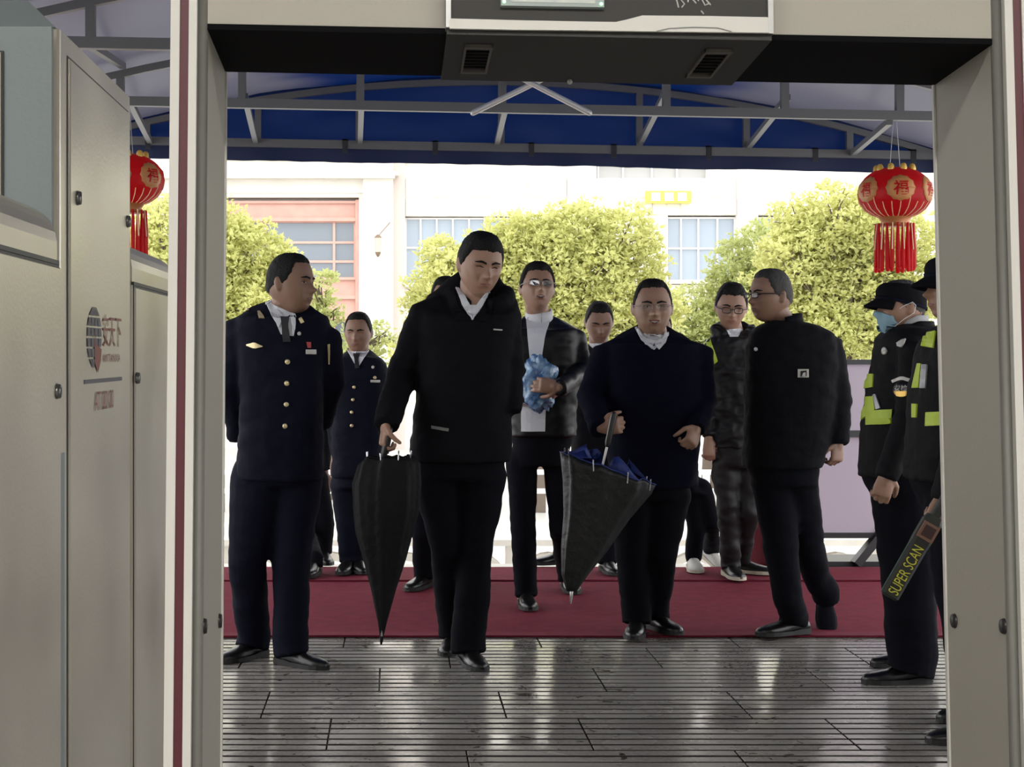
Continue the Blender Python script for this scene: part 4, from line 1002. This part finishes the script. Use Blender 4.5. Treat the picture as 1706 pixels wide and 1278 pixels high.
O.pt('breast_badge', [(412, 574), (424, 570), (438, 577)], [(412, 576), (424, 581), (438, 578)], m_gilt, 8, 4, .008)
O.pt('collar_badge', [(429, 520), (431, 531)], [(433, 520), (441, 531)], m_gilt, 5, 3, .008); O.pt('collar_badge', [(497, 532), (501, 539)], [(502, 530), (506, 537)], m_gilt, 5, 3, .008)
O.dot('lapel_pin', 498, 556, 3, 3, m_badgew, .008); O.pt('ribbon_bar', [(509, 583), (509, 590)], [(525, 583), (525, 590)], m_badgew, 4, 4, .008); O.pt('medal', [(510, 570), (512, 580)], [(517, 570), (517, 580)], m_ribbon, 4, 3, .008)
for x in (385, 398, 411): O.dot('shoulder_star', x, 516, 4.5, 2.5, m_gilt, .008)
O.pt('shoulder_cord', [(545, 574), (546, 590), (547, 607)], [(549, 573), (549, 590), (549, 607)], m_gilt, 8, 3, .006)

# ---- tall man with umbrella
def hood(s, J, core):
    pts = []; 
    for k in range(17):
        a = R(28+304*k/16); fr = max(0, math.cos(a)); bk = max(0, -math.cos(a)); c = s.P(799, 488)
        pts.append(c+Vector((.118*math.sin(a), -.105*math.cos(a)+.02, -.055*fr+.02*bk-.005)))
    J.tube(pts, [.030]+[.036]*15+[.030], 12)
T = Person('tall man in black hooded jacket looking down, walking with a folded black umbrella', 1112, 775,
    (799, 443, 102, 17, 13, 5, -.05), [(480, 760, 836, .07, -.112), (492, 735, 848, .11, -.097), (504, 706, 862, .13, -.06), (522, 695, 866, .14, -.022), (560, 695, 860, .15), (610, 698, 851, .155), (680, 690, 851, .16), (720, 686, 854, .165), (768, 682, 851, .165)],
    [dict(j=[(710, 522, 29), (670, 622, 26), (645, 704, 23, -.21)], hand=dict(dir=(-.22, -.08, -1), n=(1, .2, 0), curl=66, out=.0, sc=1.0, thumb=55)), dict(j=[(845, 528, 25), (853, 620, 21), (853, 682, 18, -.05)])],
    [dict(j=[(728, 790, 43), (742, 910, 27)], hem=.075), dict(j=[(802, 790, 43), (794, 910, 28)], hem=.08)],
    [(752, 1085, -12), (787, 1109, 14)], m_black, m_trous, m_skin, ('fringe', .045, .02, None), dict(eyes=.15, lip=m_lip), (792, 508, -.03), 'jacket', extra=hood, neck_r=.062)
T.pt('shirt', [(759, 480), (770, 507), (786, 533)], [(767, 482), (779, 502), (787, 518)], m_shirt, 9, 4, .006)
T.pt('shirt', [(808, 489), (797, 503), (787, 518)], [(815, 486), (803, 510), (788, 533)], m_shirt, 9, 4, .006)
T.pt('shirt', [(775, 508), (780, 520), (786, 533)], [(799, 508), (794, 520), (788, 533)], m_shirt, 7, 5, .003)
T.pt('jacket_flap', [(813, 486), (805, 508), (790, 534)], [(824, 488), (820, 515), (814, 536)], m_black, 8, 5, .007)
T.pt('jacket_flap', [(756, 484), (765, 510), (784, 534)], [(745, 488), (750, 515), (760, 536)], m_black, 8, 5, .005)
T.pt('pocket_zip', [(719, 709), (748, 714)], [(720, 714), (747, 719)], mat('grey_zip', (.14, .14, .14), .35, .4), 8, 3, .006); T.pt('logo', [(822, 548), (836, 549)], [(822, 550), (836, 551)], m_badgew, 5, 3, .006)

# ---- man in leather jacket with a blue bag
L_ = Person('man with glasses in black leather jacket over white pullover, chin raised', 1014, 893,
    (895, 482, 80, 5, -10, 2, -.02), [(530, 874, 920, .065, -.04), (539, 858, 946, .105, -.03), (548, 844, 962, .12), (562, 838, 968, .13), (600, 840, 968, .14), (650, 843, 964, .14), (690, 846, 961, .14), (727, 848, 960, .14)],
    [dict(j=[(957, 562, 21), (970, 622, 18, -.08), (932, 645, 14, -.40)], hand=dict(dir=(-1, .05, .12), n=(0, 1, 0), curl=32, out=.0, side=1)), dict(j=[(850, 562, 20), (845, 630, 17, -.1), (880, 660, 14, -.28)], hand=dict(dir=(1, -.1, 0), n=(0, .3, 1), curl=30))],
    [dict(j=[(869, 768, 27), (872, 890, 21)], hem=.062), dict(j=[(928, 768, 24), (935, 880, 20)], hem=.06)],
    [(878, 1011, 2), (950, 984, 5)], m_leather, m_trous, m_skin, ('short', .05, .03, None), dict(eyes=.5, open=1, lip=m_lip), (897, 530), 'leather_jacket', wr=(.007, 8))
L_.pt('pullover', [(876, 526), (879, 560), (883, 600)], [(919, 526), (908, 560), (902, 600)], m_shirt, 10, 8, .006); L_.pt('pullover_hem', [(869, 670), (869, 719)], [(909, 670), (908, 719)], m_shirt, 8, 6, .008)
L_.neckcollar(L_.P(898, 532, .02), m_shirt, .068, .055, .02, 'pullover_neck', 5, 1)
L_.glasses(m_specm, .0020, .098, .055, .03, m_lensg)
bagc = L_.P(897, 640, -.29)
m_bag = mat('crinkled_blue_plastic', (.02, .11, .32), .22, var=(15, (.30, .46, .60), 5), bump=(40, .8), spec=.7)
mb = MB().sphere(bagc, .085, .06, .135, 40, 30)
for v in mb.v:
    n_ = (v-bagc); q = v*16; v += n_*(.30*noise.noise(q)+.34*abs(noise.noise(q*1.9+Vector((3, 1, 0))))-.10+.15*abs(noise.noise(q*4)))
    v.x += .02*noise.noise(Vector((v.z*14, 2, 0)))
bag = empty('plastic_bag', bagc-Vector((0, 0, .14)), 'crumpled blue and white plastic bag held by the man in leather jacket', 'bag')
obj('bag_film', mb, m_bag, bag, True)
mb = MB()
for k in range(0):
    a = k*1.3; p = bagc+Vector((.05*math.cos(a), -.03, .10)); mb.tube([p, p+Vector((.02*math.cos(a), -.01, .035)), p+Vector((.04*math.cos(a), 0, .05))], [.02, .014, .006], 7, flat=.35)

# ---- smiling man with half-open umbrella
S_ = Person('smiling man with thin glasses in navy sweater and white collar, carrying an umbrella', 1062, 1082,
    (1087, 514, 92, -4, 2, 0, -.04), [(556, 1060, 1118, .075, -.06), (564, 1030, 1146, .115, -.045), (573, 1008, 1164, .14), (592, 1004, 1170, .155), (650, 1008, 1168, .175), (700, 1010, 1168, .18), (760, 1012, 1163, .175), (812, 1018, 1152, .16)],
    [dict(j=[(1012, 592, 28), (985, 662, 25, -.02), (1000, 712, 19, -.22)], hand=dict(dir=(.75, -.6, .12), n=(.6, .75, 0), curl=78, out=.0)), dict(j=[(1162, 592, 27), (1174, 668, 21, -.02), (1160, 712, 17, -.2)], hand=dict(dir=(-.35, -.55, -.7), n=(-.6, .5, -.4), curl=72, side=-1, out=.0))],
    [dict(j=[(1053, 822, 40), (1053, 925, 28)], hem=.072), dict(j=[(1114, 822, 38), (1105, 925, 23)], hem=.068)],
    [(1059, 1058, -14), (1105, 1051, 24)], m_navy2, m_trous, m_skin, ('side', .024, .018, None), dict(eyes=.6, open=.7, smile=.9, mw=1.1, lip=m_lip), (1088, 560), 'sweater', neck_r=.064, jaw=.15)
S_.pt('shirt_collar', [(1058, 548), (1068, 568), (1086, 582)], [(1066, 546), (1076, 562), (1089, 574)], m_shirt, 9, 5, .010)
S_.pt('shirt_collar', [(1106, 552), (1099, 567), (1089, 575)], [(1114, 556), (1109, 572), (1098, 583)], m_shirt, 9, 5, .010)
S_.pt('shirt', [(1064, 555), (1074, 572), (1088, 582)], [(1109, 558), (1102, 572), (1090, 583)], m_shirt, 9, 6, .003)
S_.glasses(m_specm, .0013, .095, .055, .03)

# ---- man in black coat, turned away to the left
R_ = Person('man in long black jacket with white chest badge, turned aside, walking with black-rimmed glasses', 1062, 1318,
    (1284, 494, 86, -68, 2, 0, 0), [(534, 1282, 1330, .075, 0), (544, 1262, 1368, .12), (556, 1250, 1388, .14), (580, 1243, 1394, .15), (640, 1242, 1392, .165), (700, 1241, 1386, .17), (778, 1238, 1368, .17)],
    [dict(j=[(1380, 572, 25), (1394, 670, 26), (1396, 734, 19, -.04)], hand=dict(dir=(-.08, -.1, -1), n=(-.5, .8, 0), curl=62, side=-1, out=.0)), dict(j=[(1266, 592, 20), (1264, 670, 18, .1), (1276, 735, 15, .15)], hand=dict(dir=(.2, .2, -1), n=(0, 1, 0), curl=60))],
    [dict(j=[(1288, 800, 38), (1303, 925, 28), (1312, 1000, 25)], hem=.068), dict(j=[(1327, 800, 36), (1346, 905, 28, .12), (1360, 960, 24, .3)], hem=.07, sm=m_trous)],
    [(1304, 1057, -70), (1374, 1019, -5, 55, .36)], m_black, m_trous, m_skin_d, ('crew', .026, .018, m_hairg), dict(eyes=.4, lip=m_lipd), (1304, 538), 'long_jacket')
R_.pt('chest_badge', [(1329, 615), (1329, 629)], [(1347, 615), (1347, 629)], m_badgew, 5, 5, .006); R_.pt('badge_centre', [(1333, 618), (1333, 628)], [(1343, 617), (1343, 627)], m_blk, 4, 4, .009); R_.pt('badge_mark', [(1337, 621), (1335, 627)], [(1341, 620), (1341, 627)], m_badgew, 4, 3, .012)
R_.dot('lapel_pin', 1260, 582, 2.6, 3, mat('white_enamel', (.8, .8, .78), .3), .006)
R_.neckcollar(R_.P(1306, 540, .0), m_black, .078, .05, .02, 'jacket_collar', -40, 30, .012)
R_.glasses(m_specs, .0026, .10, .05, .03)

# ---- man with hi-vis strap behind
def puff(s, J, core):
    c = s.P(1223, 552); J.tube([c+Vector((.10*math.sin(a), -.085*math.cos(a)+.015, -.03*max(0, math.cos(a))+.03*max(0, -math.cos(a)))) for a in [R(38+284*k/14) for k in range(15)]], .036, 10)
V_ = Person('young man with round glasses in dark padded jacket with yellow reflective shoulder strap', 966, 1235,
    (1218, 512, 74, -8, 13, 3, -.02), [(554, 1194, 1248, .08, -.02), (564, 1180, 1258, .12), (578, 1170, 1264, .135), (600, 1172, 1266, .14), (640, 1180, 1266, .14), (700, 1185, 1266, .14), (745, 1184, 1262, .135)],
    [dict(j=[(1182, 584, 17), (1177, 655, 15), (1181, 722, 12, -.06)], hand=HANG), dict(j=[(1258, 588, 16), (1266, 660, 14, .05), (1262, 725, 12)], hand=HANG)],
    [dict(j=[(1208, 772, 25), (1212, 860, 18)], hem=.06), dict(j=[(1247, 772, 22), (1247, 860, 16)], hem=.06)],
    [(1222, 962, 6), (1252, 955, 62)], m_puffer, m_shine, m_skin, ('short', .04, .03, None), dict(eyes=.2, lip=m_lip), (1222, 556), 'padded_jacket', bvox=.007, jvox=.011, wr=(.016, 12), sole_m=m_snks, extra=puff)
V_.pt('reflective_strap', [(1166, 560), (1174, 585), (1184, 612)], [(1181, 557), (1190, 583), (1196, 602)], m_hv, 9, 5, .006); V_.pt('shirt', [(1209, 549), (1216, 561)], [(1238, 547), (1230, 561)], m_shirt, 5, 6, .006)
V_.glasses(m_specs, .0024, .088, .066, .02)

# ---- second officer behind
BO = Person('second man in navy officer uniform walking on the red carpet behind the umbrella', 955, 586,
    (597, 555, 65, -10, 7, 0, -.02), [(586, 580, 618, .075, -.03), (596, 562, 634, .11), (606, 554, 645, .125), (620, 551, 647, .135), (650, 552, 644, .14), (700, 552, 640, .145), (750, 552, 640, .15), (796, 552, 640, .15)],
    [dict(j=[(557, 620, 14), (552, 690, 13), (560, 752, 11, .05)], hand=HANG), dict(j=[(641, 622, 14), (645, 690, 12), (638, 752, 11)], hand=HANG)],
    [dict(j=[(573, 805, 24), (577, 880, 17)], hem=.06), dict(j=[(610, 805, 23), (602, 880, 17)], hem=.06)],
    [(577, 953, -12), (598, 952, 12)], m_navy, m_navy, m_skin_d, ('side', .03, .02, None), dict(eyes=.2, lip=m_lipd), (597, 592), 'uniform_jacket', jaw=.17, bvox=.007, jvox=.012)
BO.pt('shirt', [(579, 585), (586, 598), (594, 612)], [(615, 585), (606, 598), (597, 612)], m_shirt, 8, 6, .008)
BO.pt('tie', [(588, 592), (591, 600), (592, 614)], [(600, 592), (597, 600), (599, 614)], m_tie, 6, 4, .014)
for x, y in ((590, 645), (588, 666), (586, 687), (586, 709)): BO.dot('button', x, y, 2.8, 2.8, m_brass, .008, .012, na=8)
BO.pt('ribbon_bar', [(617, 633), (617, 637)], [(632, 633), (632, 637)], m_badgew, 4, 4, .008); BO.dot('lapel_pin', 621, 612, 2.5, 2.5, m_badgew, .008, na=8); BO.dot('medal', 624, 629, 2.5, 3, m_gilt, .008, na=8)

# ---- man looking down behind the smiling man
M_ = Person('man in dark suit and white shirt looking down, walking behind the sweater wearer', 950, 985,
    (998, 538, 66, 0, 20, 0, -.03), [(576, 978, 1018, .075, -.03), (586, 962, 1032, .11), (598, 953, 1040, .125), (620, 950, 1044, .135), (700, 952, 1040, .14), (785, 952, 1036, .14)],
    [dict(j=[(956, 612, 14), (955, 690, 12), (962, 745, 11)], hand=HANG), dict(j=[(1038, 612, 14), (1042, 690, 12), (1036, 745, 11)], hand=HANG)],
    [dict(j=[(975, 800, 24), (955, 870, 18)], hem=.06), dict(j=[(1010, 800, 24), (1014, 880, 17)], hem=.06)],
    [(922, 940, -72), (1016, 954, 8)], m_black, m_trous, m_skin_d, ('crew', .03, .02, None), dict(eyes=.15, lip=m_lipd), (998, 580), 'suit_jacket', jaw=.2, bvox=.008, jvox=.013)
M_.pt('shirt', [(983, 572), (989, 584), (996, 598)], [(1012, 572), (1007, 584), (999, 598)], m_shirt, 7, 5, .008)

# ---- persons mostly hidden behind others
H1 = Person('man in dark suit mostly hidden behind the officer who turns his head', 940, 515,
    (487, 528, 62, 10, 5, 0), [(562, 470, 506, .075), (572, 458, 524, .11), (584, 452, 534, .125), (700, 462, 540, .14), (785, 470, 542, .14)],
    [dict(j=[(460, 600, 14), (456, 690, 12), (465, 750, 11)], hand=HANG), dict(j=[(530, 600, 14), (540, 690, 12), (541, 780, 11)], hand=HANG)],
    [dict(j=[(525, 795, 22), (543, 870, 15)], hem=.058), dict(j=[(495, 795, 22), (508, 880, 15)], hem=.058)],
    [(541, 938, 10), (520, 958, -10)], m_black, m_trous, m_skin_d, ('short', .03, .02, None), dict(eyes=.3), (488, 568), 'suit_jacket', bvox=.01, jvox=.015)
H2 = Person('man in dark jacket almost hidden behind the tall hooded man', 984, 730,
    (742, 497, 68, 0, 5, 0), [(536, 722, 764, .08), (546, 708, 790, .12), (560, 702, 805, .135), (700, 705, 800, .15), (785, 702, 790, .15)],
    [dict(j=[(712, 575, 15), (712, 660, 13), (720, 730, 11)], hand=HANG), dict(j=[(795, 575, 15), (800, 660, 13), (795, 730, 11)], hand=HANG)],
    [dict(j=[(712, 800, 24), (702, 890, 17)], hem=.062), dict(j=[(762, 800, 24), (770, 890, 17)], hem=.062)],
    [(698, 980, -28), (772, 975, 10)], m_black, m_trous, m_skin_d, ('short', .03, .02, None), dict(eyes=.3), (742, 540), 'jacket', bvox=.01, jvox=.015)
H3 = Person('person in white sneakers almost hidden behind the smiling man in sweater', 953, 1165,
    (1098, 548, 58, 0, 12, 0), [(580, 1082, 1116, .075), (590, 1070, 1130, .11), (604, 1066, 1138, .12), (700, 1085, 1156, .13), (812, 1108, 1164, .13)],
    [dict(j=[(1076, 618, 13), (1080, 690, 12), (1095, 740, 10)], hand=HANG), dict(j=[(1132, 618, 13), (1144, 700, 11), (1146, 760, 10)], hand=HANG)],
    [dict(j=[(1150, 815, 19), (1160, 880, 14)], hem=.055), dict(j=[(1168, 815, 19), (1186, 870, 13)], hem=.055)],
    [(1157, 950, -4), (1190, 940, 30, 22, .35)], m_navy, m_trous, m_skin_d, ('short', .03, .02, None), dict(eyes=.3), (1099, 584), 'coat', bvox=.01, jvox=.015, shoe_m=m_snk, sole_m=m_snks)

# ---- guards
def cap(s, m=m_black, tilt=.27):
    hd = s.hd
    def ring(z, rx, rf, sh=0, tl=1.0): return [hd.P(rx*math.sin(a), rf*math.cos(a)-.01+sh, z+tl*tilt*(rf*math.cos(a))) for a in [2*math.pi*k/32 for k in range(32)]]
    c = obj('cap', MB().loft([ring(.06, .352, .445), ring(.13, .365, .455), ring(.20, .375, .455), ring(.28, .38, .445, -.02, .9), ring(.35, .365, .41, -.035, .75), ring(.41, .30, .34, -.04, .6), ring(.44, .17, .2, -.04, .5), ring(.445, .04, .05, -.04, .5)]), m, s.root, True)
    g = []; N = []
    for i in range(7):
        g.append([]); N.append([])
        for j in range(17):
            a = R(-62+124*j/16); q = i/6; rf = lerp(.44, .70-.10*abs(math.sin(a)), q); x = math.sin(a)*lerp(.36, .35, q); f = math.cos(a)*rf
            g[-1].append(hd.P(x, f, .065+tilt*.40-.12*q-.10*(x/.36)**2*q)); N[-1].append(hd.D(0, 0, 1))
    obj('visor', skin_grid(g, N, .004, .008), m, c, True)
    obj('cap_band', MB().loft([ring(.052, .358, .452), ring(.052, .368, .462), ring(.11, .375, .468), ring(.11, .36, .45)], cap=False), m_navy, c, True)
    return c
m_grd = mat('guard_jacket_nylon', (.0038, .004, .005), .75, bump=(40, .3), spec=.15)
G1 = Person('masked guard in black cap and jacket with yellow reflective belt, seen in profile', 1130, 1500,
    (1501, 513, 92, -84, 2, 0, 0), [(538, 1494, 1542, .08), (550, 1477, 1560, .16), (566, 1464, 1572, .195), (600, 1458, 1576, .205), (650, 1447, 1576, .20), (700, 1441, 1573, .195), (750, 1436, 1570, .19), (796, 1434, 1566, .185)],
    [dict(j=[(1526, 580, 27, -.19), (1517, 690, 25, -.23), (1478, 792, 20, -.26)], hand=dict(dir=(-.3, 0, -1), n=(.1, 1, -.1), curl=48, out=-.01)), dict(j=[(1522, 580, 27, .18), (1515, 690, 24, .22), (1490, 780, 19, .24)], hand=HANG)],
    [dict(j=[(1508, 820, 56, -.07), (1513, 960, 44, -.09)], hem=.10), dict(j=[(1512, 820, 52, .09), (1518, 960, 40, .1)], hem=.09)],
    [(1494, 1138, -88), (1503, 1109, -80)], m_grd, m_trous, m_skin, ('crew', .012, .0, m_hairg), dict(eyes=.4), (1516, 542), 'guard_jacket', shoe_m=m_shoe)
cap(G1)
mk_m = mat('surgical_mask_blue', (.25, .40, .48), .8, bump=(60, .2))
hd = G1.hd
msk = obj('face_mask', hd.face_patch([(-.26, -.14), (-.15, -.08), (0, -.05), (.15, -.08), (.26, -.14)], [(-.22, -.36), (-.14, -.43), (0, -.47), (.14, -.43), (.22, -.36)], 15, 9, .03, .003), mk_m, G1.root, True)
mb = MB()
for g_ in (-1, 1):
    mb.tube([hd.P(g_*.27, .24, -.08), hd.P(g_*.345, .1, .03), hd.P(g_*.38, -.06, .09), hd.P(g_*.39, -.11, .03)], .0016, 5); mb.tube([hd.P(g_*.25, .23, -.33), hd.P(g_*.33, .08, -.2), hd.P(g_*.385, -.08, -.1), hd.P(g_*.39, -.11, .03)], .0016, 5)
obj('ear_loop', mb, mat('white_elastic', (.7, .7, .7), .7), msk, True)
G1.neckcollar(G1.P(1517, 546, .0), mat('grey_white_collar', (.42, .43, .43), .8), .070, .05, .03, 'shirt_collar', -84, 20)
G1.neckcollar(G1.P(1516, 556, .0), m_grd, .092, .05, .03, 'jacket_collar', -84, 25, .012)
G1.pt('reflective_belt', [(1444, 684), (1444, 708)], [(1487, 682), (1485, 706)], m_hv, 6, 9, .006)
G1.pt('reflective_patch', [(1444, 624), (1441, 647)], [(1456, 623), (1455, 645)], m_hv, 5, 5, .006); G1.pt('reflective_patch', [(1439, 662), (1436, 700)], [(1456, 660), (1459, 682)], m_hv, 6, 5, .006)
G1.pt('reflective_tape', [(1456, 658), (1461, 682)], [(1460, 657), (1468, 680)], m_silver, 6, 4, .007)
ba = G1.pt('sleeve_badge', [(1486, 634), (1503, 627), (1521, 633)], [(1488, 638), (1503, 633), (1520, 638)], m_badgew, 8, 4, .006)
G1.dot('sleeve_patch', 1503, 650, 14, 13, m_blk, .005); G1.pt('patch_gold', [(1491, 653), (1497, 661), (1509, 661), (1515, 653)], [(1491, 652), (1497, 652), (1509, 652), (1515, 652)], m_gold, 8, 4, .009)
def onj(x0, x1, y0, y1, P_):
    def fn(x, y):
        h, n_ = cast_px(P_.jbvh, lerp(x0, x1, x), lerp(y1, y0, y), P_.d); return h+n_*.010
    return fn
obj('patch_lettering', text_mb('\u5b89\u68c0', onj(1493, 1513, 643, 652, G1)), m_badgew, G1.jacket)
G1.dot('round_badge', 1475, 585, 4, 6, m_badgew, .008); G1.pt('wing_pin', [(1496, 572), (1503, 568), (1510, 566)], [(1497, 577), (1503, 580), (1508, 572)], m_badgew, 6, 4, .008)

G2 = Person('guard in black cap with yellow reflective vest strips standing behind the gate post', 1240, 1600,
    (1591, 480, 112, -80, 2, 0, 0), [(536, 1578, 1632, .08), (550, 1556, 1656, .16), (570, 1540, 1672, .20), (600, 1531, 1676, .21), (650, 1522, 1676, .205), (700, 1518, 1674, .2), (800, 1512, 1668, .19)],
    [dict(j=[(1620, 590, 32, -.2), (1618, 710, 29, -.24), (1575, 830, 24, -.25)], hand=dict(dir=(-.45, -.1, -1), n=(.1, 1, 0), curl=70, out=-.02)), dict(j=[(1610, 590, 32, .2), (1610, 720, 29, .24), (1590, 830, 22, .25)], hand=HANG)],
    [dict(j=[(1606, 850, 66, -.08), (1618, 1030, 50, -.09)], hem=.095), dict(j=[(1610, 850, 62, .09), (1622, 1030, 48, .1)], hem=.095)],
    [(1610, 1237, -85), (1622, 1200, -80)], m_grd, m_trous, m_skin, ('crew', .012, .0, None), dict(eyes=.4), (1606, 540), 'guard_jacket', shoe_m=m_shoe)
cap(G2)
G2.pt('reflective_strip', [(1541, 556), (1536, 577)], [(1560, 552), (1556, 580)], m_hv, 5, 5, .006); G2.pt('reflective_strip', [(1530, 606), (1521, 646)], [(1536, 606), (1532, 646)], m_hv, 6, 4, .006)
G2.pt('reflective_tape', [(1537, 608), (1534, 647)], [(1546, 608), (1543, 647)], m_silver, 6, 4, .006); G2.pt('reflective_strip', [(1521, 673), (1521, 696)], [(1529, 673), (1528, 696)], m_hv, 4, 4, .006); G2.pt('reflective_belt', [(1544, 687), (1543, 710)], [(1580, 685), (1580, 708)], m_hv, 4, 6, .006)

# ---------------------------------------------------------------- hand-held scanner of the second guard
dw = G2.d-.30; tpw, btw = W(1566, 846, dw), W(1482, 992, dw)
wd = empty('scanner_wand', btw-Vector((0, 0, .02)), 'black hand-held metal scanner with yellow lettering hanging from a guard\'s hand', 'scanner')
ax = (tpw-btw).normalized(); Lw = (tpw-btw).length; sx_ = ax.cross(Vector((0, 1, 0))).normalized(); dp_ = Vector((0, 1, 0))
if sx_.x < 0: sx_ = -sx_
m_wand = mat('black_abs_plastic', (.018, .020, .018), .45, bump=(60, .1))
hw_ = .030
def wr_(t, w, th): c = btw+ax*Lw*t; return [c+sx_*w*a+dp_*th*b_ for a, b_ in ((-1, -.6), (-.7, -1), (.7, -1), (1, -.6), (1, .6), (.7, 1), (-.7, 1), (-1, .6))]
obj('paddle', MB().loft([wr_(-.02, hw_*.8, .008), wr_(0, hw_, .013), wr_(.55, hw_, .015), wr_(.62, hw_*1.05, .018), wr_(.84, hw_*1.05, .018), wr_(.9, hw_*.8, .016)]), m_wand, wd)
obj('handle', MB().loft([wr_(.88, hw_*.55, .013), wr_(1.0, hw_*.5, .014), wr_(1.35, hw_*.55, .015), wr_(1.38, hw_*.4, .01)]), m_wand, wd)
cS = btw+ax*Lw*.73
obj('control_bezel', MB().obox(cS, sx_, dp_, ax, (-.028, -.022, -.028), (.028, -.016, .028)), mat('brown_bezel', (.20, .10, .065), .5), wd)
obj('control_face', MB().obox(cS, sx_, dp_, ax, (-.019, -.0235, -.019), (.019, -.021, .019)), mat('dark_red_face', (.035, .012, .012), .4), wd)
obj('green_edge', MB().obox(btw+ax*Lw*.28, sx_, dp_, ax, (-.0315, -.004, -Lw*.28), (-.0295, .004, Lw*.3)), mat('dark_green_edge', (.02, .07, .05), .4), wd)
obj('lettering', text_mb('SUPER SCAN', lambda x, y: btw+ax*(Lw*lerp(.03, .56, x))+sx_*lerp(.018, -.018, y)-dp_*.0162), mat('yellow_lettering', (.62, .60, .06), .5), wd)
G2s = obj('wrist_strap', MB().tube([btw+ax*Lw*1.36, btw+ax*Lw*1.36+Vector((.03, -.01, -.06)), btw+ax*Lw*1.30+Vector((.06, 0, -.1))], .003, 6), mk, wd)

# ---------------------------------------------------------------- folded umbrellas
def umbrella(label, d, rings_px, hnd, tip_px, cm, hem_m, th_, depth=.45, inner=None):
    root = empty('umbrella', W(*tip_px, d), label, 'umbrella')
    P = lambda q: W(q[0], q[1], d)
    rings = []; n = 64
    for i, (l, r) in enumerate(rings_px):
        a, b_ = P(l), P(r); c = (a+b_)/2; hx = (b_-a)/2; w = hx.length; k = i/(len(rings_px)-1); rg = []
        for j in range(n):
            t = 2*math.pi*j/n; pl_ = 1-th_*(.35+.65*k)*(abs(math.sin(4*t+.35*k+.4))**.7)*(.7+.5*noise.noise(Vector((j*.35, k*3, d))))
            if i == 0: pl_ = 1
            ruf = .018*k*noise.noise(Vector((math.cos(t)*3, math.sin(t)*3, k*2))) if i > 1 else 0
            rg.append(c+hx*math.cos(t)*pl_+Vector((0, w*depth*2*math.sin(t)*pl_*.5 if False else w*depth*math.sin(t)*pl_, ruf)))
        rings.append(rg)
    # smooth in-between rings
    R2 = []
    for i in range(len(rings)-1):
        for q in (0, .34, .67): R2.append([rings[i][j].lerp(rings[i+1][j], q) for j in range(n)])
    R2.append(rings[-1])
    top = R2[-1]; cen = sum(top, Vector())/n; low_c = sum(rings[-3], Vector())/n
    inn = [[p.lerp(cen, .04)-Vector((0, 0, .004)) for p in top], [p.lerp(low_c, .5) for p in rings[-2]], [p.lerp(low_c, .85) for p in rings[-3]]]
    mb = MB().loft(R2+inn)
    obj('cover', mb, cm, root, True)
    for j0 in range(0, n, 8):
        pass
    obj('hem', MB().tube(top+[top[0]], .0028, 6, round_ends=False), hem_m, root)
    tip, h0, h1 = P(tip_px), P(hnd[0]), P(hnd[1])
    base_t = sum(rings[0], Vector())/n
    obj('shaft', MB().tube([base_t, h0], .0055, 8), mat('steel_shaft', (.45, .45, .45), .3, .8), root, True)
    hv = (h1-h0)
    obj('handle', MB().tube([h0, h0+hv*.1, h0+hv*.9, h1], [.010, .0135, .0145, .012], 12), mat('black_handle', (.015, .015, .015), .35), root, True)
    obj('ferrule', MB().tube([base_t, base_t.lerp(tip, .6), tip], [.008, .0065, .004], 10), hem_m if inner is None else mat('chrome_ferrule', (.6, .6, .6), .2, .9), root, True)
    for j0 in range(4, n, 8):
        p = top[j0]; q = (p-cen).normalized()
        obj('rib_tip', MB().tube([p-Vector((0, 0, .03)), p+q*.004+Vector((0, 0, .016))], [.003, .0035], 6), mat('bright_rib_tip', (.5, .5, .52), .25, .8), root)
    if inner is not None:
        for a0 in (0, 2, 4, 6):
            p = [top[(a0*8+k*2) % n] for k in range(5)]; c2 = cen+Vector((0, 0, .0))
            ped = [v.lerp(c2, .45)+Vector((0, 0, .02+.05*math.sin(math.pi*k/4))) for k, v in enumerate(p)]
            obj('inner_fold', MB().loft([[a, b_, b_+Vector((0, .004, 0)), a+Vector((0, .004, 0))] for a, b_ in zip(p, ped)]), inner, root, True)
    return root
m_umb = mat('black_umbrella_nylon', (.0035, .0038, .0045), .6, bump=(30, .5), spec=.2); m_umb2 = mat('dark_grey_umbrella_nylon', (.010, .0108, .0104), .48, bump=(24, .6), spec=.4)
umbrella('long black folded umbrella held point down by the tall hooded man', T.d-.24,
    [((633, 1062), (639, 1062)), ((629, 1036), (645, 1036)), ((617, 980), (661, 980)), ((603, 930), (678, 930)), ((591, 890), (690, 890)), ((585, 850), (702, 850)), ((583, 805), (705, 805)), ((592, 774), (702, 772)), ((606, 762), (692, 760))],
    ((638, 764), (650, 716)), (635, 1073), m_umb, m_umb, .22, .42)
m_ub = mat('royal_blue_hem', (.010, .025, .16), .6)
umbrella('half-open dark umbrella with royal blue edging held by the smiling man', S_.d-.36,
    [((944, 985), (961, 985)), ((935, 957), (981, 957)), ((934, 912), (1014, 916)), ((937, 860), (1052, 864)), ((935, 800), (1088, 822)), ((931, 751), (1094, 808))],
    ((1012, 742), (1023, 690)), (951, 1005), m_umb2, m_ub, .20, .5, m_ub)
